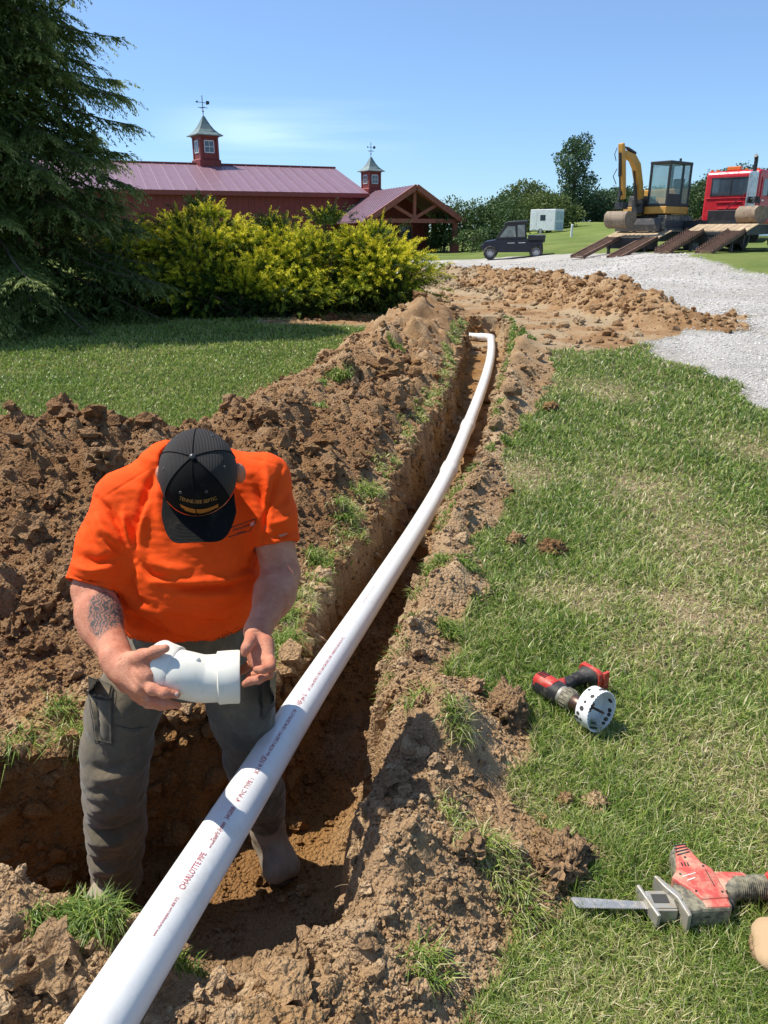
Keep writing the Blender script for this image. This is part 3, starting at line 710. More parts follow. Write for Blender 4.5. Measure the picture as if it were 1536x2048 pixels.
# nails
NAIL = mat('nail', (.62, .42, .36), .35)
for (a, b_, rr) in ((P(331, 1297, 1.785), P(316, 1301, 1.785), .0078), (P(353, 1389, 1.778), P(340, 1387, 1.772), .0072)):
    nb = MB(); d = Vector(a - b_).normalized(); view = (Vector((0, 0, CAMZ)) - Vector(a)).normalized(); up = (view - d * view.dot(d)).normalized(); sd_ = d.cross(up)
    T = Matrix((sd_, d, up)).transposed().to_4x4(); T.translation = Vector(a) + up * .0035 - d * .002
    nb.lathe([(.0001, .0062), (.0035, .0056), (.0058, .0036), (.0060, .002)], 12, T @ Matrix.Diagonal((.95, 1.15, 1, 1))); o = nb.build('nail', NAIL, man, auto=60)
    o.matrix_parent_inverse = Matrix.Translation(-Vector(man.location))

# shirt
def cloth(name, col, rough, bscale=420, dust=0, dustcol=(.3, .24, .16), sheen=.25, wr=.002):
    t = NT(name); n = t.noise(7, 5, .65)
    c = t.mix(t.mrange(n, .3, .7, 0, 1), tuple(x * .88 for x in col), tuple(min(x * 1.08, 1) for x in col))
    if dust: c = t.mix(t.mrange(t.noise(9, 6, .75), .50, .68, 0, dust), c, dustcol); c = t.mix(t.mrange(t.noise(45, 6, .8), .56, .72, 0, dust), c, dustcol)
    t.color(c); t.rough(rough); t.b.inputs['Sheen Weight'].default_value = sheen; t.b.inputs['Specular IOR Level'].default_value = .2
    w = t.node('TexWave', Scale=bscale, Distortion=1.5); t.link(t.coord(), w.inputs['Vector'])
    b1 = t.bump(t.noise(16, 6, .6), wr * 3.0, .8); t.bump(w.outputs['Fac'], .0004, .5, b1); return t.m
ORANGE = cloth('orange_jersey', (1.0, .090, .005), .8, sheen=0)
V = Vol((-.95, 1.72, .44), (-.17, 2.34, 1.10), .0045)
slL = shL * .02 + elL * .98; slR = shR * .30 + elR * .70
V.chain([shL, shL * .5 + slL * .5, slL], [.078, .079, .077], .03)
V.chain([shR, shR * .5 + slR * .5, slR], [.073, .071, .069], .03)
dL = elL - shL; dR = elR - shR
V.plane(slL, dL, slL - .16, slL + .16) if False else None
def cut_end(V, c, d, r):
    d = d / np.linalg.norm(d); sl, X, Y, Z = V._sub(c - .2, c + .2)
    h = (X - c[0]) * d[0] + (Y - c[1]) * d[1] + (Z - c[2]) * d[2]; rad = np.sqrt(np.maximum((X - c[0]) ** 2 + (Y - c[1]) ** 2 + (Z - c[2]) ** 2 - h * h, 0))
    V._join(sl, np.maximum(-h, rad - r).astype(np.float32), 0, 'sub')
cut_end(V, slL - .01 * dL, dL, .12); cut_end(V, slR - .01 * dR, dR, .095)
V.cap((-.60, 2.06, .962), shL, .074, .072, .035); V.cap((-.51, 2.06, .962), shR, .074, .069, .035)
V.cap((-.51, 2.05, .985), (-.60, 2.05, .985), .055, .055, .04)
V.loft([(.485, CX - .005, 2.06, .198, .165), (.55, CX - .005, 2.04, .205, .178), (.64, CX, 2.02, .212, .192), (.72, CX, 2.025, .210, .182), (.80, CX + .005, 2.035, .208, .165), (.88, CX + .01, 2.045, .205, .142), (.94, CX + .01, 2.055, .178, .118), (.985, CX + .01, 2.065, .120, .090), (1.00, CX + .01, 2.065, .095, .078)], .03, 2.15)
V.cap(slL + .1 * dL, slL - .12 * dL, .070, .062, 0, 'sub'); V.cap(slR + .1 * dR, slR - .12 * dR, .062, .056, 0, 'sub')
V.loft([(.40, CX, 2.06, .192, .159), (.60, CX, 2.03, .192, .165), (.62, CX, 2.03, .10, .1)], 0, 2.15, 'sub')
V.ell(H(0, -.03, -.07), (.075, .075, .10), 0, HM, 'sub') if False else V.cap((-.553, 2.055, .97), H(0, -.055, -.03), .079, .085, 0, 'sub')
v, q = V.mesh(); del V
v = relax(v, q, 3); n = vnormals(v, q)
F = lambda pts: [(100 + x / 2.56, 800 + y / 2.56) for x, y in pts]
folds = [
 (F([(560, 960), (720, 968), (900, 955), (1020, 915)]), -.013, 6), (F([(520, 930), (700, 935), (900, 925), (1010, 890)]), .009, 10),
 (F([(600, 1000), (800, 1010), (1000, 985)]), .006, 9),
 (F([(640, 1105), (780, 1150), (900, 1150), (1020, 1075)]), -.008, 7), (F([(480, 1050), (640, 1180), (900, 1225), (1010, 1150)]), .006, 8),
 (F([(330, 950), (390, 1090), (520, 1170), (700, 1225)]), -.010, 6), (F([(345, 1010), (420, 1150), (560, 1215)]), .008, 6), (F([(330, 1080), (400, 1190), (520, 1235)]), -.008, 5),
 (F([(430, 810), (350, 640), (300, 560), (240, 500)]), -.010, 6), (F([(425, 790), (385, 640), (380, 560)]), .010, 8), (F([(430, 800), (450, 620), (500, 440), (560, 330)]), -.012, 9),
 (F([(460, 830), (520, 900), (640, 925)]), -.009, 6), (F([(440, 850), (400, 930), (440, 1020), (540, 1075)]), -.010, 7), (F([(480, 800), (600, 860), (760, 880)]), .007, 12),
 (F([(560, 360), (560, 520), (590, 700)]), .010, 13), (F([(500, 480), (470, 640), (455, 760)]), .011, 10),
 (F([(540, 330), (400, 420), (245, 520)]), -.0016, 2.2),
 (F([(985, 290), (1090, 310), (1195, 345)]), -.0016, 2.2),
 (F([(1190, 345), (1130, 480), (1100, 620), (1085, 750)]), -.011, 6), (F([(1100, 330), (1120, 470), (1110, 600)]), .010, 8), (F([(1040, 400), (1080, 520), (1100, 640)]), -.008, 8), (F([(1075, 780), (1050, 860), (900, 905)]), -.007, 7),
 (F([(100, 900), (190, 935), (300, 925)]), -.008, 5), (F([(120, 850), (210, 880), (330, 860)]), .008, 8), (F([(150, 800), (250, 830), (370, 800)]), -.008, 7), (F([(230, 560), (270, 660), (370, 780)]), .008, 9), (F([(180, 600), (200, 700), (260, 800)]), -.006, 8), (F([(260, 700), (330, 760), (400, 800)]), -.008, 6),
 (F([(1120, 700), (1200, 690), (1290, 660)]), -.007, 6), (F([(1100, 640), (1200, 620), (1270, 560)]), .006, 8), (F([(1140, 560), (1200, 520), (1240, 450)]), -.005, 7),
 (F([(95, 965), (200, 993), (320, 960)]), .0022, 3), (F([(97, 945), (200, 972), (318, 940)]), -.002, 2), (F([(350, 1190), (600, 1238), (850, 1240), (1010, 1160)]), -.0020, 2.5)]
dsp = 1.7 * fold(v, n, folds) + .003 * noise3(v, 9, 5) + .0022 * noise3(v * np.array((1.6, 1, .8)), 20, 6) + .0022 * noise3(v * np.array((.8, 1, 1.8)), 42, 7)
back = np.clip(v[:, 1] - 2.06, 0, .12) / .12; dsp += back * .008 * np.sin(v[:, 0] * 60 + 5 * noise3(v, 6, 9))
dsp *= np.clip((v[:, 2] - .487) / .03, 0, 1) * .85 + .15
v = v + n * dsp[:, None]
shirt = man_part('shirt', v, q, ORANGE)
def bvh_of(*objs):
    vs = []; fs = []
    for o in objs:
        b = len(vs); vs += [tuple(x.co) for x in o.data.vertices]; fs += [tuple(b + i for i in p.vertices) for p in o.data.polygons]
    return BVHTree.FromPolygons(vs, fs)
def onto(bvh, px, py, lift=.0012, default=2.0):
    o = Vector((0, 0, CAMZ)); d = (PV(px, py, 1) - o).normalized(); h = bvh.ray_cast(o, d)
    if h[0] is None: return PV(px, py, default)
    nn = h[1] if h[1].dot(d) < 0 else -h[1]
    return h[0] + nn * lift
def decal_text(mb, bvh, s, x, y, size, ang=0, w=None, arc=None, lift=.0012):
    """lettering laid on a surface: x,y = start, size px, ang deg, w = total width"""
    vs, fs = text_mesh(s, size); mxw = max(a.x for a in vs); k = (w / mxw) if w else 1; ca, sa = math.cos(R(ang)), math.sin(R(ang)); out = []
    for a in vs:
        u = a.x * k; t = -a.y
        if arc:
            r = arc; phi = (u - w / 2) / r; X = x + w / 2 + (r - a.y * -1) * math.sin(phi) if False else x + w / 2 + (r + t) * math.sin(phi); Y = y - r + (r + t) * math.cos(phi)
        else: X = x + u * ca - t * sa * -1 * -1; Y = y - u * sa + t * ca
        out.append(onto(bvh, X, Y, lift))
    mb.add(out, fs); return mb
sb = bvh_of(shirt)
BLACK_INK = mat('black_print', (.035, .02, .02), .7)
lg = MB()
decal_text(lg, sb, 'TENNESSEE', 463, 1064, 8.0, 18, 38); decal_text(lg, sb, 'SEPTIC', 471, 1071, 8.0, 18, 22)
def decal_line(mb, bvh, pts, w, lift=.0012, step=3):
    for i in range(len(pts) - 1):
        a = np.array(pts[i], float); b_ = np.array(pts[i + 1], float); L = np.hypot(*(b_ - a)); nn = np.array((-(b_ - a)[1], (b_ - a)[0])) / L * w / 2; m = max(1, int(L / step)); vs = []; fs = []
        for k in range(m + 1):
            p = a + (b_ - a) * k / m; vs += [onto(bvh, *(p + nn), lift), onto(bvh, *(p - nn), lift)]
            if k: fs.append((2 * k - 2, 2 * k - 1, 2 * k + 1, 2 * k))
        mb.add(vs, fs)
decal_line(lg, sb, [(446, 1061), (471, 1052), (511, 1037.5), (512, 1045), (504, 1054), (501, 1061), (457, 1074)], 1.5)
o = lg.build('chest_print', BLACK_INK, shirt)
st = MB(); decal_line(st, sb, [(502, 1050), (509, 1046)], 7.5, .0010); o = st.build('chest_badge', mat('print_pink', (.75, .30, .30), .7), shirt)

# trousers
GREYC = cloth('grey_canvas', (.125, .102, .066), .85, 300, dust=.5, dustcol=(.27, .20, .12), wr=.003)
V = Vol((-1.05, 1.70, -.47), (-.18, 2.36, .62), .0052)
V.loft([(.28, CX - .02, 2.09, .18, .140), (.36, CX - .005, 2.08, .188, .152), (.44, CX - .005, 2.07, .176, .140), (.56, CX, 2.05, .155, .122)], .03, 2.2)
hipL, hipR = np.array((-.692, 2.07, .36)), np.array((-.475, 2.08, .36))
knL, anL = P(229, 1560, 2.33), P(234, 1762, 2.50); knR, anR = P(507, 1530, 2.42), P(534, 1660, 2.62)
V.chain([hipL, P(246, 1420, 2.32), P(234, 1495, 2.33), knL, knL * .55 + anL * .45, anL], [.112, .101, .096, .090, .085, .074], .03)
V.chain([hipR, hipR * .5 + knR * .5, knR, knR * .55 + anR * .45, anR + np.array((0, 0, .03))], [.108, .094, .078, .070, .062], .03)
cut_end(V, anL + (anL - knL) * .07, anL - knL, .13); cut_end(V, anR - (anR - knR) * .16, anR - knR, .12)
V.cap(anL + (anL - knL) * .3, anL - (anL - knL) * .2, .064, .064, 0, 'sub'); V.cap(anR + (anR - knR) * .3, anR - (anR - knR) * .2, .054, .054, 0, 'sub')
v, q = V.mesh(); del V
v = relax(v, q, 3); n = vnormals(v, q)
T2 = lambda pts: [(50 + x / 2.56, 1250 + y / 2.56) for x, y in pts]
folds = [
 (T2([(325, 255), (330, 340), (420, 375), (440, 310)]), .0030, 3), (T2([(325, 360), (370, 480), (380, 590), (430, 620), (455, 570), (450, 400)]), .0035, 4), (T2([(375, 380), (375, 480), (395, 590)]), -.012, 5),
 (T2([(340, 270), (430, 300)]), -.003, 2), (T2([(460, 510), (560, 530), (650, 520)]), -.005, 4), (T2([(460, 520), (560, 545), (640, 535)]), .004, 5),
 (T2([(320, 720), (420, 740), (560, 690), (620, 620)]), -.012, 7), (T2([(310, 780), (420, 790), (560, 760), (610, 700)]), .012, 9), (T2([(300, 860), (400, 850), (500, 890), (590, 880)]), -.012, 8),
 (T2([(300, 930), (420, 960), (560, 920)]), .010, 8), (T2([(280, 1010), (380, 1060), (480, 1050), (570, 1010)]), -.012, 7), (T2([(285, 1100), (400, 1120), (560, 1090)]), .011, 8),
 (T2([(290, 1170), (380, 1210), (480, 1190), (570, 1200)]), -.012, 7), (T2([(300, 1240), (420, 1260), (570, 1240)]), .011, 7), (T2([(330, 1310), (450, 1320), (590, 1290)]), -.010, 6), (T2([(340, 1360), (440, 1380), (560, 1365)]), .006, 6),
 (T2([(480, 420), (520, 600), (470, 700)]), .006, 14), (T2([(560, 420), (600, 540), (560, 680)]), -.006, 12),
 (T2([(345, 1372), (450, 1398), (500, 1392)]), -.003, 2),
 (T2([(1200, 330), (1230, 420), (1180, 500)]), -.008, 7), (T2([(980, 440), (1100, 600), (1180, 620)]), -.010, 8), (T2([(1030, 560), (1100, 640), (1180, 660)]), .008, 8), (T2([(1240, 300), (1250, 400), (1240, 500)]), .010, 6), (T2([(1215, 250), (1215, 380), (1215, 470)]), -.010, 5),
 (T2([(1060, 700), (1120, 760), (1140, 800)]), -.008, 7), (T2([(1200, 860), (1260, 900), (1330, 880)]), -.008, 6), (T2([(1190, 940), (1260, 980), (1330, 960)]), .008, 6), (T2([(1180, 1010), (1260, 1040), (1330, 1020)]), -.008, 5),
 (T2([(480, 130), (560, 150), (680, 130)]), .006, 5), (T2([(480, 150), (560, 175), (700, 160)]), -.007, 4)]
dsp = fold(v, n, folds)
zz = v[:, 2]; k_ = np.clip((.15 - zz) / .3, 0, 1)
rid = lambda f, sd_, sx, sz: 1 - 2.2 * np.abs(noise3(v * np.array((sx, sx, sz)), f, sd_))
dsp += (.25 + .75 * k_) * (.010 * rid(10, 15, .6, 1.7) + .006 * rid(19, 18, .9, 1.3)) + .005 * noise3(v, 13, 16) + .003 * noise3(v, 34, 17) - k_ * .008
v = v + n * dsp[:, None]
trousers = man_part('trousers', v, q, GREYC)

def patch(bvh, cor, nu, nv, lift, name, m, parent):
    """a stitched-on panel following the cloth: corners tl, tr, br, bl"""
    tl, tr, br, bl = (np.array(c, float) for c in cor); vs = []; fs = []
    for j in range(nv + 1):
        for i in range(nu + 1):
            u, w = i / nu, j / nv; p = (tl * (1 - u) + tr * u) * (1 - w) + (bl * (1 - u) + br * u) * w; e = min(i, nu - i, j, nv - j)
            vs.append(onto(bvh, p[0], p[1], -.002 if e == 0 else (lift if e > 1 else lift * 1.25)))
    fs = [(j * (nu + 1) + i, j * (nu + 1) + i + 1, (j + 1) * (nu + 1) + i + 1, (j + 1) * (nu + 1) + i) for j in range(nv) for i in range(nu)]
    b = MB(); b.add(vs, fs); o = b.build(name, m, parent, auto=50); return o
tb_ = bvh_of(trousers)
patch(tb_, ((181, 1392), (226, 1397), (226, 1488), (194, 1482)), 14, 26, .006, 'cargo_pocket', GREYC, trousers)
patch(tb_, ((176, 1352), (229, 1372), (223, 1402), (177, 1388)), 14, 9, .011, 'pocket_flap', GREYC, trousers)
patch(tb_, ((520, 1350), (553, 1345), (551, 1400), (524, 1440)), 10, 20, .007, 'cargo_pocket', GREYC, trousers)
THREAD = mat('dark_thread', (.05, .045, .035), .9)
def seam_line(pts, w, lift):
    b = MB(); decal_line(b, tb_, pts, w, lift, 4); o = b.build('seam', THREAD, trousers)
seam_line([(179, 1392), (226, 1402), (226, 1489), (195, 1484), (181, 1395)], 1.6, .007); seam_line([(176, 1354), (229, 1374), (223, 1403), (177, 1389)], 1.5, .012); seam_line([(195, 1405), (198, 1450), (208, 1480)], 3.5, .007); seam_line([(521, 1352), (524, 1440), (550, 1402)], 1.5, .008); seam_line([(231, 1450), (262, 1458), (300, 1452)], 1.6, .002); seam_line([(190, 1788), (235, 1797), (275, 1786)], 1.5, .002); seam_line([(237, 1300), (300, 1312), (370, 1318), (440, 1312), (500, 1296)], 1.6, .002)

# boots
LEATHER = mat('boot_leather', (.30, .245, .185), .75, var=.3, vscale=14, dirt=.5, dirtcol=(.36, .28, .19), bump=.002, bscale=45, dscale=14)
SOLE = mat('boot_sole', (.045, .04, .034), .8, dirt=.5, dirtcol=(.2, .15, .1))
def boot(an, heel, toe, parent, name='boot', mats=(LEATHER, SOLE), inv=True, h=.004):
    fz = min(heel[2], toe[2]); d = toe - heel; d[2] = 0; L = np.linalg.norm(d); d = d / L; s_ = np.array((-d[1], d[0], 0)); V = Vol(np.minimum.reduce([an, heel, toe]) - .12, np.maximum.reduce([an, heel, toe]) + .13, h)
    V.chain([an + (0, 0, .06), an, heel + np.array((0, 0, .06)) + d * .02], [.056, .054, .050], .02)
    V.chain([heel + np.array((0, 0, .05)) + d * .03, heel + d * L * .45 + np.array((0, 0, .055)), heel + d * L * .72 + np.array((0, 0, .045))], [.045, .048, .050], .03)
    V.cap(an + d * .01, heel + d * L * .6 + np.array((0, 0, .06)), .048, .040, .03)
    for k in (-1, 1): V.cap(heel + d * L * .70 + s_ * .016 * k + np.array((0, 0, .036)), toe + s_ * .025 * k + np.array((0, 0, .030)) - d * .035, .040, .033, .03)
    V.cap(toe + s_ * .028 + np.array((0, 0, .03)) - d * .03, toe - s_ * .028 + np.array((0, 0, .03)) - d * .03, .030, .030, .02)
    V.plane((0, 0, fz + .012), (0, 0, -1))
    v, q = V.mesh(); v = relax(v, q, 2); n = vnormals(v, q); v = v + n * (.002 * noise3(v, 30, 3) + .0012 * noise3(v, 70, 4))[:, None]
    o = mesh_np(name, v, q, None, None, True, mats[0]); o.parent = parent
    M = MB(); out = []
    for t in np.linspace(0, 2 * math.pi, 40, endpoint=False):
        u = math.cos(t); w = math.sin(t); uu = (abs(u) ** .7) * (1 if u > 0 else -1); ww = (abs(w) ** .75) * (1 if w > 0 else -1)
        pos = heel + d * (L * .5 + (L * .53) * uu) + s_ * ww * (.060 if u > 0 else .042); out.append((pos[0], pos[1]))
    M.prism(out, fz, fz + .024, 'z'); so = M.build('sole', mats[1], o, bevel=.004); cxy = np.mean(out, 0); W2 = MB(); W2.prism([tuple(cxy + (np.array(p_) - cxy) * .955) for p_ in out], fz + .025, fz + .032, 'z'); W2.build('welt', mats[0], o, bevel=.002)
    if inv: o.matrix_parent_inverse = Matrix.Translation(-Vector(man.location))
    return o
FZ = -.455
tR = P(573, 1764, 2.565); tR[2] = FZ; hR = anR + np.array((-.02, .06, 0)); hR[2] = FZ
boot(anR + np.array((0, .01, .0)), hR, tR, man)
tL = anL + np.array((-.03, -.14, 0)); tL[2] = FZ; hL_ = anL + np.array((.0, .06, 0)); hL_[2] = FZ
boot(anL + np.array((0, .01, .03)), hL_, tL, man)

# cap
CAPM = mat('cap_twill', (.009, .0085, .008), .9, var=.3, vscale=20, dirt=.22, dirtcol=(.075, .06, .04), bump=.0008, bscale=500, spec=.12, dscale=24)
def mesh_mat():
    t = NT('cap_mesh'); w = t.node('TexWave', Scale=95); w.bands_direction = 'X'; t.link(t.coord(), w.inputs['Vector'])
    c = t.mix(w.outputs['Fac'], (.008, .0075, .007), (.045, .034, .028)); t.color(c); t.rough(.8); t.bump(w.outputs['Fac'], .0015); return t.m
CAPMESH = mesh_mat()
capo = empty('cap', tuple(hc)); capo.parent = man; capo.matrix_parent_inverse = Matrix.Translation(-Vector(man.location))
capo.rotation_euler = Matrix(HM.tolist()).to_euler(); capo.location = Vector(hc)
def cap_child(o):
    o.parent = capo; return o
def dome_pt(ph, th, grow=0):
    a, b_, hh = .0955 + grow, .112 + grow, .106 + grow
    st_, ct = math.sin(th), math.cos(th); f = max(0, math.sin(ph)) * st_
    return Vector((a * st_ * math.cos(ph), b_ * st_ * math.sin(ph) + .004, .014 + hh * (abs(ct) ** .82) + .010 * f * ct))
def dome(ph0, ph1, n1, n2, th1=R(90)):
    vs = [dome_pt(ph0 + (ph1 - ph0) * i / n1, th1 * j / n2 + 1e-4) for i in range(n1 + 1) for j in range(n2 + 1)]
    return vs, [(i * (n2 + 1) + j, (i + 1) * (n2 + 1) + j, (i + 1) * (n2 + 1) + j + 1, i * (n2 + 1) + j + 1) for i in range(n1) for j in range(n2)]
b = MB(); b.add(*dome(R(38), R(142), 26, 22, R(92))); crown = cap_child(b.build('front_panel', CAPM, auto=80))
b = MB(); b.add(*dome(R(142), R(398), 60, 22, R(92))); cap_child(b.build('back_panel', CAPMESH, auto=80))
b = MB()
for ph in (38, 90, 142, 200, 270, 340):
    b.tube([dome_pt(R(ph), R(t), .0006) for t in range(4, 92, 6)], .0014, 6)
cap_child(b.build('seam', CAPM, auto=60))
b = MB(); b.lathe([(.0001, .008), (.004, .0074), (.0072, .004), (.0078, 0), (.006, -.002)], 16, Matrix.Translation(dome_pt(R(90), 0, 0))); cap_child(b.build('button', mat('button_metal', (.05, .045, .045), .35, spec=.8), auto=60))
for ph in (66, 114, 170, 10, 235, 305):
    b = MB(); p = dome_pt(R(ph), R(50), .0008); nrm = (p - Vector((0, 0, .02))).normalized()
    b.lathe([(.0018, .0004), (.0026, .0010), (.0036, .0004), (.0038, -.0006)], 12, Matrix.Translation(p) @ nrm.to_track_quat('Z', 'Y').to_matrix().to_4x4()); cap_child(b.build('eyelet', mat('eyelet', (.09, .085, .08), .5), auto=60))
b = MB(); vs = []; fs = []; nu, nv = 40, 16
def brim_pt(s_, r_, th=0):
    ph = R(90) - s_ * R(64); inner = dome_pt(ph, R(88)); 
    ou = .0905 * math.copysign(abs(s_) ** .80, s_); ov = .186 - .085 * abs(s_) ** 4.2
    u = inner.x * (1 - r_) + ou * r_; vv = inner.y * (1 - r_) + ov * r_; rr_ = r_
    return Vector((u, vv, inner.z - .002 - .030 * (u / .09) ** 2 * (.3 + .7 * rr_) + .012 * rr_ + th + .0004 * math.sin(r_ * 52)))
for s_i in range(nu + 1):
    for r_i in range(nv * 3 + 1): vs.append(brim_pt(-1 + 2 * s_i / nu, r_i / (nv * 3)))
N3 = nv * 3 + 1; top = len(vs)
for s_i in range(nu + 1):
    for r_i in range(N3): vs.append(brim_pt(-1 + 2 * s_i / nu, r_i / (nv * 3), -.0035))
for i in range(nu):
    for j in range(N3 - 1):
        a = i * N3 + j; fs += [(a, a + N3, a + N3 + 1, a + 1), (top + a, top + a + 1, top + a + N3 + 1, top + a + N3)]
    a = i * N3 + N3 - 1; fs.append((a, a + N3, top + a + N3, top + a))
for i in (0, nu):
    for j in range(N3 - 1): a = i * N3 + j; fs.append((a, a + 1, top + a + 1, top + a))
b.add(vs, fs); brim = cap_child(b.build('brim', CAPM, auto=60))
# embroidery, laid on the front panel
HT = Matrix.Translation(Vector(hc)) @ Matrix(HM.tolist()).to_4x4()
cb = BVHTree.FromPolygons([HT @ x.co for x in crown.data.vertices], [tuple(p.vertices) for p in crown.data.polygons])
e = MB(); decal_text(e, cb, 'TENNESSEE SEPTIC', 357, 1006, 9.5, 0, 78, arc=92, lift=.0015)
e2 = MB(); vs = []; fs = []; 
pts_t = [(360 + 76 * k / 24, 1007 + 11 - 11 * ((k - 12) / 12) ** 2) for k in range(25)]; pts_b = [(x + (3 if k < 3 else 0), y + (8 - 3 * max(0, (k - 14) / 10) if 2 < k < 23 else 7)) for k, (x, y) in enumerate(pts_t)]
for k in range(25): vs += [onto(cb, *pts_t[k], .0012), onto(cb, *pts_b[k], .0012)]; 
fs = [(2 * k, 2 * k + 1, 2 * k + 3, 2 * k + 2) for k in range(24)]
e2.add(vs, fs); HTi = HT.inverted()
for mb_, nm, mm in ((e, 'embroidered_name', mat('thread_gold', (.34, .17, .04), .7)), (e2, 'embroidered_emblem', mat('thread_orange', (.42, .15, .02), .7))):
    mb_.v = [tuple(HTi @ Vector(p)) for p in mb_.v]; cap_child(mb_.build(nm, mm))
# cropped hair below the cap
V = Vol(hc - .14, hc + .14, .004); V.ell(H(0, -.012, .0), (.085, .094, .085), 0, HM)
V.plane(H(0, .055, 0), hf_); V.plane(H(0, -.03, -.045), -hu)
v, q = V.mesh(); o = man_part('hair', v, q, mat('hair', (.10, .06, .035), .8, bump=.003, bscale=300))

# the white elbow fitting in his hands
fit = empty('pipe_elbow', tuple(P(400, 1355, 1.85)), label='white plastic elbow fitting held in the hands of the man', cat='pipe fitting')
def fit_part(mb, nm, m, **kw):
    o = mb.build(nm, m, fit, **kw); o.matrix_parent_inverse = Matrix.Translation(-Vector(fit.location)); return o
cl = catmull([P(480, 1353, 1.87), P(456, 1354, 1.865), P(434, 1356, 1.86), P(404, 1357, 1.852), P(374, 1351, 1.84), P(352, 1346, 1.836), P(331, 1339, 1.842), P(313, 1331, 1.852)], 8)
PVC2 = mat('dirty_pvc', (.80, .77, .66), .45, var=.04, dirt=.22, dirtcol=(.46, .42, .28), dscale=60)
b = MB(); i0, i1 = 14, 40
b.tube(cl[12:47], .0572, 40); fit_part(b, 'curved_body', PVC2, auto=50)
b = MB(); b.tube([cl[0], cl[1], cl[8], cl[15], cl[16]], [.0625, .064, .0635, .0635, .058], 48, cap=False); b.tube([cl[0], cl[10]], [.0595, .0575], 48, cap=False)
b.add([], []); fit_part(b, 'hub', PVC2, auto=50)
b = MB(); b.tube([cl[41], cl[42], cl[50], cl[56]], [.058, .0625, .0635, .064], 48, cap=False); b.tube([cl[56], cl[46]], [.0585, .0575], 48, cap=False); fit_part(b, 'hub', PVC2, auto=50)
kp = onto(BVHTree.FromPolygons(*(lambda m: ([tuple(x) for x in m.v], m.f))(MB().tube(cl[12:42], .0575, 40))), 394, 1318, .0)
b = MB(); b.lathe([(.0001, .004), (.005, .0035), (.0065, .0005), (.0068, -.004)], 14, Matrix.Translation(kp) @ Vector((.1, -.5, .85)).normalized().to_track_quat('Z', 'Y').to_matrix().to_4x4()); fit_part(b, 'nub', PVC2, auto=60)
# ------------------------------------------------------------------ loose crumbs and clods, grass
rng = np.random.default_rng(7)
def ico(sub):
    bm = bmesh.new(); bmesh.ops.create_icosphere(bm, subdivisions=sub, radius=1); v = np.array([x.co for x in bm.verts]); f = np.array([[q.index for q in p.verts] for p in bm.faces]); bm.free(); return v, f
def scatter_clods(name, x, y, size, sub=1, seed=1, sink=.25, aniso=.35):
    r = np.random.default_rng(seed); bv, bf = ico(sub + 0); n = len(x); K = len(bv)
    z, at, cls, sd = terrain(x, y)
    var = [bv * (1 + .28 * r.standard_normal((K, 1)) * .8) for _ in range(8)]
    pick = r.integers(0, 8, n); V_ = np.stack(var)[pick]
    V_ = V_ * (1 + aniso * r.uniform(-1, 1, (n, 1, 3)))
    a = r.uniform(0, 6.28, n); b_ = r.uniform(-.8, .8, n); ca, sa, cb_, sb_ = np.cos(a), np.sin(a), np.cos(b_), np.sin(b_)
    X = V_[..., 0] * ca[:, None] - V_[..., 1] * sa[:, None]; Y = V_[..., 0] * sa[:, None] + V_[..., 1] * ca[:, None]; Z = V_[..., 2]
    Y, Z = Y * cb_[:, None] - Z * sb_[:, None], Y * sb_[:, None] + Z * cb_[:, None]
    P_ = np.stack([X * size[:, None] + x[:, None], Y * size[:, None] + y[:, None], Z * size[:, None] * .8 + (z + size * (.6 - sink))[:, None]], -1).reshape(-1, 3)
    F_ = (bf[None] + (np.arange(n) * K)[:, None, None]).reshape(-1, 3)
    rep = lambda q: np.repeat(q, K)
    A = dict(dirt=np.ones(n * K), gravel=np.zeros(n * K), orange=rep(at['orange'] * .8 + .25 * (r.random(n) > .85)), dark=rep(at['dark']), pale=rep(at['pale']), clod=rep(r.random(n)), far=np.zeros(n * K))
    return P_, F_, A
TMAT = bpy.data.materials['ground_cover']
def polar(n, r0, r1, a0, a1, seed):
    r = np.random.default_rng(seed); rr = r0 * (r1 / r0) ** r.random(n); th = np.radians(r.uniform(a0, a1, n)); return rr * np.sin(th), rr * np.cos(th), rr
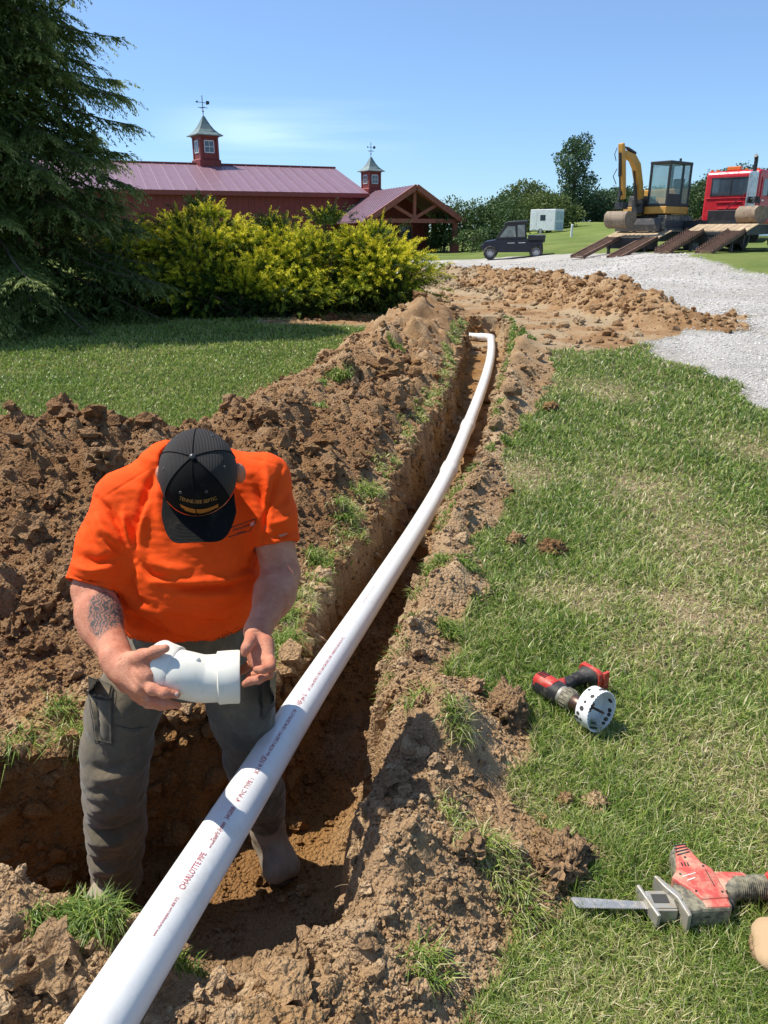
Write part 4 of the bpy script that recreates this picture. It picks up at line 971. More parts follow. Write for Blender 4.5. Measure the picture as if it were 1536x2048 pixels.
def soil_crumbs():
    parts = []
    for (n, smin, smax, pw, r1, seed, sub) in ((90000, .0035, .012, 1.6, 9, 11, 1), (4200, .012, .034, 1.6, 20, 12, 2), (520, .035, .095, 1.6, 20, 13, 3)):
        x, y, rr = polar(n, .95, r1, -42, 42, seed); r = np.random.default_rng(seed + 50)
        z, at, cls, sd = terrain(x, y)
        clump = sstep(gnoise(x * 2.5, y * 2.5, seed) + .25, -.1, .5)
        soilr = (cls == 2)
        keep = ((at['dirt'] > .6) & (r.random(n) < np.where(cls == 5, .45 + .55 * clump, .12 + .6 * clump)) & ~(soilr & (r.random(n) > .7))) | ((at['dirt'] > .12) & (r.random(n) < .10))
        if smax > .05: keep &= (cls != 6) & ((cls != 4) | (r.random(n) < .5))
        keep &= ~((y < 1.9) & (np.abs(x - np.interp(y, [.09, 1.096, 2.36], [-.66, -.484, -.262])) < .06 + smax * 1.3))
        x, y, rr = x[keep], y[keep], rr[keep]
        sz = (smin + (smax - smin) * r.random(len(x)) ** (pw * 2)) * np.clip(rr / 2.6, .8, 2.2 if smax < .05 else 1.15)
        if sub >= 2: parts.append((scatter_clods('c', x, y, sz, sub, seed, .12), sub))
        else: parts.append((scatter_clods('c', x, y, sz, 1, seed, .2), sub))
    # crumbling faces of the cut, and rubble on the heap by the drive
    r = np.random.default_rng(91); L = np.array(TRENCH); L2 = np.roll(L, -1, 0); sl = np.hypot(*(L2 - L).T); pick = r.choice(len(L), 60000, p=sl / sl.sum()); f = r.random((60000, 1)); p = L[pick] * (1 - f) + L2[pick] * f + r.normal(0, .10, (60000, 2)); x, y = p[:, 0], p[:, 1]; z, at, cls, sd = terrain(x, y)
    k = (at['wall'] > .02) & (at['wall'] < .995) & (np.abs(x) < 2.2) & (r.random(len(x)) < np.where((x < -.25) & (y < 3), 1, .25)); x, y = x[k], y[k]; rr = np.hypot(x, y); parts.append((scatter_clods('c', x, y, (.006 + np.where((x < -.25) & (y < 3), .050, .024) * r.random(len(x)) ** 3.6) * np.clip(rr / 2.6, .8, 1.6), 1, 92, .3), 1))
    n = 22000; x = r.uniform(0, 6.5, n); y = r.uniform(9.5, 22.5, n); z, at, cls, sd = terrain(x, y); k = (cls == 3) | ((cls == 2) & (r.random(n) < .10)); x, y = x[k], y[k]; parts.append((scatter_clods('c', x, y, (.012 + .060 * r.random(len(x)) ** 6), 1, 93, .3), 1))
    Vv = []; Ff = []; At = {}; b0 = 0
    for (P_, F_, A), sub in parts:
        Ff.append(F_ + b0); b0 += len(P_)
        if sub >= 2:
            d = noise3(P_, 60 if sub == 2 else 30, 5) * (.006 if sub == 2 else .014) + noise3(P_[:, [1, 2, 0]], 90, 8) * .004; P_ = P_ + d[:, None] * np.array((.6, .6, 1))
        Vv.append(P_)
        for k, a in A.items(): At.setdefault(k, []).append(a)
    o = mesh_np('soil_crumbs', np.concatenate(Vv), None, np.concatenate(Ff), {k: np.concatenate(a) for k, a in At.items()}, False, TMAT)
    tag(o, 'loose brown crumbs and small clods of soil on the spoil heaps', 'soil', kind='stuff')
soil_crumbs()
# single clods lying on the grass
for (px, py, s_, lab) in ((1128, 1613, .026, 'small tan clod on the grass, left of a matching clod'), (1190, 1622, .030, 'small tan clod on the grass below the cordless drill'), (1122, 1748, .062, 'large tan clod on a crumb patch left of the reciprocating saw'),
                          (1105, 1108, .050, 'flat brown clod lying at the grass edge beside the trench spoil'), (1030, 1092, .045, 'orange brown clod on the spoil edge beside the flat clod'), (1012, 1450, .075, 'big tan clod half sunk in the spoil bank left of the drill'),
                          (1102, 820, .06, 'brown clod on the lawn at the far end of the spoil bank'), (1182, 1726, .028, 'pale clod in the grass just above the saw blade')):
    gx, gy = G(px, py); P_, F_, A = scatter_clods('c', np.array([gx]), np.array([gy]), np.array([s_]), 4, int(px), .25, .25)
    P_ = P_ + (noise3(P_, 22, 3) * s_ * .35 + noise3(P_[:, [1, 2, 0]], 60, 4) * s_ * .14)[:, None] * np.array((.5, .5, 1.0))
    o = mesh_np('dirt_clod', P_, None, F_, A, True, TMAT); tag(o, lab, 'dirt clod')

def grass_mat():
    t = NT('grass_blade'); a = t.attr('tone')
    c = t.ramp(a, [(0, (.065, .125, .020)), (.35, (.175, .285, .045)), (.6, (.35, .43, .085)), (.78, (.54, .49, .21)), (1, (.74, .64, .40))])
    t.color(c); t.rough(.42); t.b.inputs['Specular IOR Level'].default_value = .45
    tr = t.node('BsdfTranslucent'); t.link(c, tr.inputs[0]); ms = t.node('MixShader'); ms.inputs[0].default_value = .33
    t.link(t.b.outputs[0], ms.inputs[1]); t.link(tr.outputs[0], ms.inputs[2]); t.link(ms.outputs[0], t.n['Material Output'].inputs[0]); return t.m
GRASS = grass_mat()
def blades(name, x, y, z, h, w, az, lean, tone, label, curl=.42):
    n = len(x); dx, dy = np.cos(az), np.sin(az); px_, py_ = -dy, dx
    r = np.random.default_rng(n); tw = r.uniform(-1.4, 1.4, n); px_, py_ = px_ * np.cos(tw) - py_ * np.sin(tw) * 0 + dx * np.sin(tw), py_ * np.cos(tw) + dy * np.sin(tw)
    l1 = lean * .6; l2 = lean + curl * r.uniform(.3, 1.2, n)
    b0 = np.stack([x, y, z - .006], 1); s1 = np.stack([dx * np.sin(l1), dy * np.sin(l1), np.cos(l1)], 1) * (h * .5)[:, None]
    s2 = np.stack([dx * np.sin(l2), dy * np.sin(l2), np.cos(l2)], 1) * (h * .55)[:, None]; wv = np.stack([px_, py_, np.zeros(n)], 1) * (w / 2)[:, None]
    m = b0 + s1; t_ = m + s2
    V_ = np.stack([b0 - wv, b0 + wv, m + wv * .85, m - wv * .85, t_], 1).reshape(-1, 3); i = np.arange(n)[:, None] * 5
    o = mesh_np(name, V_, i + np.array([[0, 1, 2, 3]]), i + np.array([[3, 2, 4]]), dict(tone=np.repeat(tone, 5) + np.tile([-.10, -.10, 0, 0, .08], n)), False, GRASS)
    return tag(o, label, 'grass', kind='stuff')
def lawn():
    x, y, rr = polar(860000, .8, 24, -42, 42, 21); r = np.random.default_rng(22)
    z, at, cls, sd = terrain(x, y)
    dryn, left, shelf_, patch = dryness(x, y, sd)
    keep = (at['dirt'] < .45) & (at['gravel'] < .4 + .0 * x) & (sd > -.01)
    keep &= r.random(len(x)) < np.where(left & ~shelf_, .9, 1 - .6 * dryn)
    keep &= ~((y > 10) & (r.random(len(x)) < .4) & ~left) & ~((rr > 16) & (r.random(len(x)) < .5))
    x, y, z, rr, dryn, left, patch = (q[keep] for q in (x, y, z, rr, dryn, left, patch)); n = len(x)
    h = np.where(left, .050, .060) * r.uniform(.5, 1.35, n) * np.where(left, 1, 1 - .35 * dryn); h *= 1 + .35 * sstep(fbm(x * 2, y * 2, 2, 305), .1, .4) * ~left
    w = .0027 * np.clip(rr / 2.0, .8, 7) * r.uniform(.7, 1.4, n)
    broad = (gnoise(x * 9, y * 9, 307) > .35) & ~left & (r.random(n) < .5); w = np.where(broad, w * 1.9, w); h = np.where(broad, h * .7, h)
    tone = .29 + np.where(left, .15, .22) * r.standard_normal(n) + .50 * dryn * (r.random(n) < .75) + np.where(broad, .08, 0) + .16 * patch + np.where(r.random(n) < .14, .42, 0) * ~left + np.where(left, .19, .05)
    blades('grass', x, y, z, h, w, r.uniform(0, 6.28, n), np.abs(r.normal(.75, .45, n)) * np.where(left, .7, 1) + .35 * dryn, np.clip(tone, 0, 1), 'short mown grass of the lawn, dry and straw coloured in patches')
lawn()
def tufts():
    xs, ys, hs, ws, az, ln, tn = [], [], [], [], [], [], []; r = np.random.default_rng(31)
    def clump(cx, cy, rad, n, h, tone, outward=None, lean=.7, tall=1):
        a = r.uniform(0, 6.28, n); q = rad * np.sqrt(r.random(n)); X = cx + q * np.cos(a); Y = cy + q * np.sin(a)
        d = np.hypot(cx, cy); xs.append(X); ys.append(Y); hs.append(h * r.uniform(.5, 1.3, n)); ws.append(np.full(n, .0034) * max(1, d / 2.3) * r.uniform(.6, 1.3, n))
        A = np.where(r.random(n) < .65, (a if outward is None else outward + r.normal(0, .7, n)), r.uniform(0, 6.28, n)); az.append(A); ln.append(np.abs(r.normal(lean, .35, n))); tn.append(np.clip(tone + .2 * r.standard_normal(n), 0, 1))
    # hanging fringe along the lips of the trench
    L = np.array(TRENCH); 
    for i in range(len(L) - 1):
        a, b_ = L[i], L[i + 1]; d = b_ - a; ln_ = np.hypot(*d); m = max(1, int(ln_ / .07)); nrm = np.array((-d[1], d[0])) / ln_
        if a[1] > 12.1 or abs(a[0]) > 3.5: continue
        leftside = i < 12; nearpit = 14 <= i <= 20
        for k in range(m):
            p = a + d * (k + r.random()) / m
            if leftside and r.random() < (.55 if p[1] > 2.4 else .8): clump(p[0] - .02 - .10 * r.random(), p[1] + .03, .06, int(40 + 30 * r.random()), .070, .62, outward=-.5, lean=1.1)
            elif not leftside and not nearpit and r.random() < .33 and p[1] > 2.4: clump(p[0] + .03, p[1], .045, 45, .06, .45, outward=2.6, lean=.9)
    for (px, py, rad, n, h, t_) in ((20, 1530, .09, 420, .13, .42), (90, 1545, .08, 420, .13, .45), (150, 1490, .06, 260, .10, .5), (60, 1590, .07, 260, .12, .4), (130, 1440, .05, 160, .08, .45), (355, 1445, .06, 300, .11, .5), (410, 1440, .06, 320, .11, .52), (440, 1425, .05, 200, .09, .5), (175, 1930, .055, 520, .075, .30), (225, 1945, .05, 420, .07, .30), (130, 1965, .05, 380, .07, .32), (190, 1890, .04, 200, .07, .4),
                                    (385, 1955, .03, 130, .07, .38), (362, 1975, .025, 110, .07, .42), (680, 830, .09, 300, .12, .42), (640, 845, .06, 150, .10, .45), (790, 745, .09, 160, .10, .42), (640, 885, .05, 110, .08, .5), (560, 1235, .07, 320, .11, .50), (575, 1290, .06, 300, .11, .45), (520, 1180, .06, 220, .09, .5), (640, 1130, .07, 260, .10, .5), (690, 1060, .07, 240, .10, .5), (740, 1000, .07, 260, .12, .55),
                                    (1042, 684, .20, 260, .08, .22), (950, 1760, .08, 330, .06, .66), (1000, 1790, .07, 260, .06, .62), (900, 1700, .05, 160, .06, .66), (910, 1555, .05, 220, .08, .6), (830, 1480, .04, 150, .08, .5), (1030, 1830, .06, 200, .06, .6), (850, 1990, .05, 200, .07, .5), (900, 1270, .06, 260, .08, .42), (930, 1160, .06, 260, .08, .40), (870, 1160, .05, 220, .07, .45), (1020, 890, .08, 220, .08, .35), (1060, 860, .08, 200, .08, .4), (310, 1330, .05, 160, .09, .45), (230, 1600, .03, 60, .08, .5), (1080, 1890, .07, 240, .055, .5), (760, 1130, .05, 120, .07, .45)):
        gx, gy = G(px, py); clump(gx, gy, rad, n, h, t_, outward=-1.3, lean=.95)
    x = np.concatenate(xs); y = np.concatenate(ys); z, at, cls, sd = terrain(x, y); ok = sd > -.025
    x, y, z = x[ok], y[ok], z[ok]; hs, ws, az, ln, tn = ([np.concatenate(q)[ok]] for q in (hs, ws, az, ln, tn))
    # roots sit on the lip itself, never hang in the air over the cut
    blades('grass_tufts', x, y, z, np.concatenate(hs), np.concatenate(ws), np.concatenate(az), np.concatenate(ln), np.concatenate(tn), 'longer tufts of grass hanging over the lips of the trench', .9)
tufts()
# hair roots sticking out of the cut banks
rb = MB(); rr_ = random.Random(5)
for (px, py) in ((655, 1700), (640, 1650), (700, 1690), (690, 1770), (650, 1760), (672, 1725), (730, 1660), (760, 1890), (95, 1450), (60, 1440), (110, 1400), (300, 1620), (340, 1600), (640, 1500), (350, 1560), (420, 1560)):
    gx, gy = G(px, py); gz = ground_z(gx, gy) + .0; p = Vector((gx, gy, gz)); d = Vector((rr_.uniform(-1, .2), rr_.uniform(-.8, .3), rr_.uniform(-.1, .6))).normalized(); pts = [p]
    for k in range(7):
        d = (d + Vector((rr_.uniform(-.4, .4), rr_.uniform(-.4, .4), -.22))).normalized(); pts.append(pts[-1] + d * .016)
    rb.tube(pts, [.0011 * (1 - k / 9) for k in range(8)], 4)
tag(rb.build('loose_roots', mat('root', (.30, .22, .14), .8)), 'thin pale roots sticking out of the cut banks', 'roots', kind='stuff')

def stones():
    r = np.random.default_rng(77); x, y, rr = polar(42000, 6, 34, 4, 40, 78); z, at, cls, sd = terrain(x, y)
    k = (at['gravel'] > .25) & (r.random(len(x)) < np.clip(1.6 - rr / 26, .2, 1)); k |= (at['gravel'] > .02) & (r.random(len(x)) < .2); k &= (cls != 2) & (cls != 3); x, y, z, rr = x[k], y[k], z[k], rr[k]; n = len(x); bv, bf = ico(1); K = len(bv)
    bv = bv[:12] if False else bv; s_ = rr ** .8 * .0016 * r.uniform(.5, 1.5, n); V_ = bv[None] * (1 + .3 * r.uniform(-1, 1, (n, 1, 3))) * (1 + .16 * r.standard_normal((n, K, 1)))
    P_ = (V_ * s_[:, None, None] * np.array((1, 1, .7)) + np.stack([x, y, z + s_ * .25], 1)[:, None]).reshape(-1, 3)
    t = NT('gravel_stone'); t.color(t.ramp(t.attr('tone'), [(0, (.38, .355, .32)), (.5, (.54, .51, .465)), (1, (.70, .67, .62))])); t.rough(.9)
    tag(mesh_np('gravel_stones', P_, None, (bf[None] + (np.arange(n) * K)[:, None, None]).reshape(-1, 3), dict(tone=np.repeat(r.random(n), K)), False, t.m), 'loose pale stones scattered over the gravel drive', 'gravel', kind='stuff')
stones()
# ------------------------------------------------------------------ tools on the grass
REDP = mat('red_plastic', (.50, .035, .025), .42, dirt=.38, dirtcol=(.40, .27, .17), dscale=40)
REDF = mat('faded_red_plastic', (.56, .085, .065), .5, var=.2, dirt=.75, dirtcol=(.50, .33, .22), dscale=26)
BLKR = mat('black_rubber', (.022, .021, .022), .6, dirt=.35, dirtcol=(.22, .19, .13), dscale=55, bump=.001, bscale=300)
BLKD = mat('dusty_rubber', (.03, .03, .028), .7, dirt=.95, dirtcol=(.30, .27, .18), dscale=60)
STEELM = mat('brown_steel', (.16, .10, .075), .38, metal=.8, var=.3)
ALU = mat('cast_alloy', (.45, .43, .38), .5, metal=.5, dirt=.6, dirtcol=(.36, .30, .21), dscale=50)
BLADE = mat('bright_blade', (.55, .53, .50), .42, metal=.8, dirt=.25, dirtcol=(.4, .3, .2), dscale=60)
dx_, dy_ = G(1108, 1412)
dr = empty('cordless_drill', (dx_ + .005, dy_ - .01, ground_z(dx_, dy_) + .018), R(-55), label='red and black cordless drill with a white hole saw lying on the grass', cat='drill', scale=(1.13,) * 3)
def dpart(mb, nm, m, parent=None, **kw): return mb.build(nm, m, parent or dr, **kw)
S = lambda pts: pts
def hull_x(mb, rows, n=20, e=2.6):
    """loft along x: rows (x, cy, cz, ry, rz), superellipse sections"""
    vs = []; fs = []
    for (x, cy, cz, ry, rz) in rows:
        for k in range(n):
            a = 2 * math.pi * k / n; c_, s_ = math.cos(a), math.sin(a)
            vs.append((x, cy + ry * math.copysign(abs(c_) ** (2 / e), c_), cz + rz * math.copysign(abs(s_) ** (2 / e), s_)))
    for i in range(len(rows) - 1):
        for k in range(n): k2 = (k + 1) % n; fs.append((i * n + k, i * n + k2, (i + 1) * n + k2, (i + 1) * n + k))
    fs += [tuple(range(n - 1, -1, -1)), tuple(range((len(rows) - 1) * n, len(rows) * n))]
    mb.add(vs, fs); return mb
b = MB(); hull_x(b, [(-.088, 0, .036, .020, .020), (-.083, 0, .036, .029, .030), (-.06, 0, .036, .033, .033), (.0, 0, .037, .033, .033), (.018, 0, .037, .031, .031)]); dpart(b, 'motor_housing', BLKR, auto=50)
b = MB(); hull_x(b, [(-.080, -.002, .040, .026, .030), (-.072, -.002, .041, .029, .0325), (-.02, -.002, .042, .029, .0325), (-.008, -.002, .042, .026, .030)]); dpart(b, 'side_cover', REDP, auto=50)
b = MB()
for k in range(4): b.cbox((-.070 + k * .008, -.002, .0742), (.003, .028, .002))
dpart(b, 'vent', BLKR)
b = MB(); hull_x(b, [(.010, 0, .037, .031, .031), (.026, 0, .038, .030, .030), (.030, 0, .038, .027, .027)], 28, 2); dpart(b, 'gearbox', ALU, auto=50)
b = MB(); b.lathe([(.022, .026), (.031, .030), (.032, .046), (.031, .060), (.026, .066)], 28, Matrix.Translation((0, 0, .039)) @ Matrix.Rotation(R(90), 4, 'Y'), cap=True)
for k in range(18):
    a = k * math.tau / 18; b.cbox((.045, .0318 * math.cos(a), .039 + .0318 * math.sin(a)), (.022, .003, .003))
dpart(b, 'clutch_ring', BLKD, auto=40)
b = MB(); b.lathe([(.022, .062), (.0245, .066), (.0245, .098), (.020, .108), (.015, .113)], 28, Matrix.Translation((0, 0, .041)) @ Matrix.Rotation(R(90), 4, 'Y'), cap=True); dpart(b, 'chuck', STEELM, auto=40)
# handle: swept along +y
def hull_y(mb, rows, n=20, e=2.6):
    t = MB(); hull_x(t, [(y, x, z, rx, rz) for (y, x, z, rx, rz) in rows], n, e); mb.add([(p[1], p[0], p[2]) for p in t.v], t.f); return mb
b = MB(); hull_y(b, [(.018, -.010, .036, .028, .024), (.040, -.018, .034, .022, .022), (.070, -.022, .032, .0195, .020), (.105, -.024, .032, .018, .019), (.132, -.022, .032, .020, .020), (.146, -.014, .033, .032, .027), (.158, -.010, .034, .040, .031)]); hd = dpart(b, 'handle', BLKR, auto=50)
b = MB()
for k in range(9): hull_y(b, [(.066 + k * .0068, -.0225, .032, .0198, .0202), (.069 + k * .0068, -.0225, .032, .0198, .0202)])
dpart(b, 'grip_rib', BLKR, hd, auto=50)
b = MB(); hull_y(b, [(.010, -.008, .037, .026, .030), (.032, -.014, .037, .022, .0255), (.056, -.026, .036, .010, .021), (.066, -.034, .034, .004, .010)]); dpart(b, 'red_collar', REDP, auto=50)
b = MB(); hull_y(b, [(.022, .014, .034, .012, .013), (.045, .009, .032, .010, .012), (.058, .000, .030, .006, .010)]); dpart(b, 'trigger', BLKR, auto=50)
b = MB(); hull_y(b, [(.156, -.010, .034, .043, .033), (.164, -.010, .034, .045, .034), (.172, -.010, .034, .044, .033), (.175, -.010, .034, .041, .030)], 24, 4); b.cbox((.036, .182, .034), (.010, .024, .058)); b.cbox((-.048, .176, .034), (.008, .016, .052)); dpart(b, 'battery_mount', REDP, auto=45, bevel=.001)
# hole saw
HS = mat('white_enamel', (.82, .82, .80), .35, dirt=.12, dirtcol=(.5, .42, .3)); GAP = mat('hole_dark', (.05, .05, .045), .8)
T = Matrix.Translation((.122, 0, .058)) @ Matrix.Rotation(R(86), 4, 'Y'); b = MB(); n = 72
prof_n = 6; r0 = .063; vs = []; fs = []
prof = [(.002, 0), (r0 - .006, 0), (r0, .004), (r0, .040), (r0, .047), (r0 - .0028, .047), (r0 - .0028, .006), (.002, .0028)]
for (r_, z_) in prof:
    for k in range(n): a = math.tau * k / n; tooth = .0028 * (k % 2) if z_ > .045 else 0; vs.append((r_ * math.cos(a), r_ * math.sin(a), z_ + tooth))
fs = [(i * n + k, i * n + (k + 1) % n, (i + 1) * n + (k + 1) % n, (i + 1) * n + k) for i in range(len(prof) - 1) for k in range(n)]
b.add(vs, fs, T); hs_ = dpart(b, 'hole_saw', HS, auto=40)
b = MB(); rg = random.Random(3)
for k in range(24):
    a = k * 2.39996 + rg.uniform(-.15, .15); zz = rg.choice((.013, .024, .034)) + rg.uniform(-.003, .003); s_ = rg.uniform(.0042, .0085)
    for side, rr_ in ((1, r0 + .0006), (-1, r0 - .0036)):
        disc = [((rr_) * math.cos(a + s_ * math.cos(q) / r0), rr_ * math.sin(a + s_ * math.cos(q) / r0), zz + s_ * math.sin(q)) for q in np.linspace(0, math.tau, 14, endpoint=False)]
        b.add(disc, [tuple(range(14))], T)
tag(dpart(b, 'slot', GAP, hs_), kind='stuff')
b = MB(); b.cyl((0, 0, -.012), (0, 0, .010), .011, 12, M=T); b.tube([(0, 0, .01), (0, 0, .052), (0, 0, .060)], [.0038, .0038, .001], 8, M=T)
for k in range(4): a = k * math.tau / 4; b.cyl((.016 * math.cos(a), .016 * math.sin(a), .004), (.016 * math.cos(a), .016 * math.sin(a), .0075), .0035, 10, M=T)
dpart(b, 'pilot_bit', STEELM, hs_, auto=40)

# reciprocating saw lying on its side
sx, sy = G(1340, 1835); sz = ground_z(sx, sy) + .022
sw = empty('reciprocating_saw', (sx, sy, sz), 0, label='dusty red reciprocating saw with a long bare blade lying on the grass', cat='saw')
def S2(pts): return [((x - 1340) * .00124, -(y - 1835) * .00145) for x, y in pts]
def slab(mb, pts, z0, z1, inset=.0): mb.prism(S2(pts), z0, z1, 'z'); return mb
b = MB(); slab(b, [(1352, 1832), (1364, 1786), (1372, 1740), (1384, 1728), (1402, 1724), (1412, 1734), (1424, 1768), (1440, 1782), (1444, 1860), (1436, 1866), (1386, 1868), (1352, 1866), (1340, 1850)], -.008, .052); o = b.build('body_shell', BLKD, sw, bevel=.009)
b = MB(); slab(b, [(1379, 1748), (1385, 1732), (1406, 1728), (1413, 1746), (1422, 1772), (1438, 1785), (1442, 1848), (1387, 1852), (1374, 1832), (1346, 1806), (1364, 1788)], .004, .0585); slab(b, [(1386, 1848), (1440, 1844), (1439, 1864), (1388, 1866)], .0, .054); o = b.build('red_cover', REDF, sw, bevel=.006)
b = MB(); 
for k in range(4): b.beam((*S2([(1378 + k * 0, 1757 - k * 7)])[0], .0592), (*S2([(1407, 1749 - k * 6)])[0], .0592), .003, .002)
b.build('vent', BLKR, sw)
b = MB()
for k in range(3): b.cbox((*S2([(1379 + 6 * k, 1778)])[0], .0590), (.003, .011, .002))
b.build('level_mark', BLKR, sw)
b = MB()
for q in ((1392, 1762), (1420, 1782), (1432, 1838), (1382, 1836), (1366, 1800)): c_ = S2([q])[0]; b.cyl((c_[0], c_[1], .0575), (c_[0], c_[1], .0600), .0028, 10)
tag(b.build('screw', BLKR, sw), kind='stuff')
b = MB(); p1, p2 = S2([(1368, 1806), (1398, 1797)]); b.beam((*p1, .0590), (*p2, .0590), .0022, .0015); p1, p2 = S2([(1374, 1814), (1392, 1808)]); b.beam((*p1, .0590), (*p2, .0590), .0030, .0015); b.build('scuffed_mark', mat('scuff_white', (.75, .68, .6), .6), sw)
b = MB(); p1, p2 = S2([(1421, 1790), (1423, 1826)]); b.beam((*p1, .0588), (*p2, .0588), .0018, .0015); b.build('shell_joint', BLKR, sw)
b = MB(); slab(b, [(1336, 1830), (1352, 1808), (1376, 1832), (1386, 1850), (1385, 1868), (1356, 1872), (1346, 1862)], -.006, .050); b.build('front_boot', BLKD, sw, bevel=.008)
b = MB(); slab(b, [(1314, 1798), (1322, 1797), (1352, 1836), (1356, 1880), (1348, 1882), (1342, 1845), (1326, 1822)], -.004, .052); b.build('collar', ALU, sw, bevel=.003)
b = MB(); b.box((-.062, -.030, .030), (.0, .022, .036)); b.box((-.060, -.036, -.004), (.0, -.030, .034)); b.box((-.060, .018, .0), (.0, .024, .034)); b.build('shoe_arm', ALU, sw, bevel=.002); b = MB(); b.box((-.052, -.016, .0362), (-.014, .010, .0372)); b.build('shoe_window', GAP, sw)
b = MB(); b.beam((-.074, .040, .018), (-.050, -.052, .016), .010, .040, up=(0, 0, 1)); b.build('shoe', ALU, sw, bevel=.003)
b = MB(); b.box((-.045, -.018, .0), (-.004, .014, .028)); b.build('blade_clamp', GAP, sw, bevel=.003)
b = MB(); pts = [(-.245, .016), (-.238, .020), (-.15, .012), (-.03, .004), (-.03, -.014), (-.15, -.014), (-.236, -.008)]
b.prism(pts, .016, .0178, 'z')
for k in range(44): x = -.232 + k * .0042; b.add([(x, -.0095 - .004 * (k / 44), .016), (x + .0042, -.0095 - .004 * (k / 44), .016), (x + .002, -.0135 - .004 * (k / 44), .0169), (x, -.0095 - .004 * (k / 44), .0178), (x + .0042, -.0095 - .004 * (k / 44), .0178)], [(0, 1, 2), (3, 4, 2)])
b.build('blade', BLADE, sw)
b = MB(); slab(b, [(1440, 1786), (1500, 1788), (1506, 1800), (1460, 1812), (1446, 1830), (1440, 1826)], .006, .050); b.build('red_neck', REDF, sw, bevel=.007)
hp = S2([(1446, 1822), (1480, 1806), (1520, 1803), (1560, 1804)])
b = MB(); b.tube([(hp[0][0], hp[0][1], .024), (hp[1][0], hp[1][1], .026), (hp[2][0], hp[2][1], .026), (hp[3][0], hp[3][1], .026)], [.026, .027, .026, .028], 20); hd2 = b.build('handle', BLKD, sw, auto=50)
b = MB()
for k in range(16): x = hp[1][0] - .01 + k * .0052; b.tube([(x, hp[1][1] - .001, .026), (x + .0022, hp[1][1] - .001, .026)], .0282, 20)
b.build('grip_rib', BLKD, hd2, auto=50)
tg = S2([(1452, 1838)])[0]; b = MB(); b.tube([(tg[0] - .012, tg[1] + .01, .022), (tg[0], tg[1], .022), (tg[0] + .010, tg[1] + .016, .022)], [.012, .017, .010], 14); b.build('trigger', BLKR, sw, auto=50)
b = MB(); e_ = S2([(1556, 1830)])[0]; b.cbox((e_[0], e_[1] + .012, .028), (.045, .085, .066)); b.build('battery_mount', REDP, sw, bevel=.008)

# tan work boot standing on the grass at the frame's edge
TANL = mat('tan_suede', (.46, .31, .17), .85, var=.12, bump=.0006, bscale=500); TANS = mat('tan_sole', (.30, .19, .11), .8)
bx, by = G(1503, 1905); bz = ground_z(bx, by) + .012
wb = empty('work_boot', (bx, by, bz), R(-24), scale=(1.15, 1.15, .82), label='tan leather work boot standing on the grass at the edge of view', cat='boot')
o = boot(np.array((.245, .02, .16)), np.array((.285, .025, .0)), np.array((.0, -.005, .0)), wb, 'upper', (TANL, TANS), inv=False, h=.005)
# ------------------------------------------------------------------ trees and shrubs
def leaf_mat(name, stops, trans=.25, rough=.6):
    t = NT(name); c = t.ramp(t.attr('tone'), stops); t.color(c); t.rough(rough); t.b.inputs['Specular IOR Level'].default_value = .25
    tr = t.node('BsdfTranslucent'); t.link(c, tr.inputs[0]); ms = t.node('MixShader'); ms.inputs[0].default_value = trans
    t.link(t.b.outputs[0], ms.inputs[1]); t.link(tr.outputs[0], ms.inputs[2]); t.link(ms.outputs[0], t.n['Material Output'].inputs[0]); return t.m
BARK = mat('bark', (.11, .08, .055), .9, var=.35, vscale=9, bump=.01, bscale=25)
def needles(base, d, up, L, W, tone):
    """pointed leaf quads: base points, directions, side vectors"""
    n = len(base); s = np.cross(d, up); s /= np.maximum(np.linalg.norm(s, axis=1, keepdims=True), 1e-9)
    V_ = np.stack([base, base + d * (L * .45)[:, None] + s * (W / 2)[:, None], base + d * L[:, None], base + d * (L * .45)[:, None] - s * (W / 2)[:, None]], 1)
    return V_.reshape(-1, 3), np.arange(n * 4).reshape(-1, 4), np.repeat(tone, 4)
def norm(a): return a / np.maximum(np.linalg.norm(a, axis=-1, keepdims=True), 1e-9)
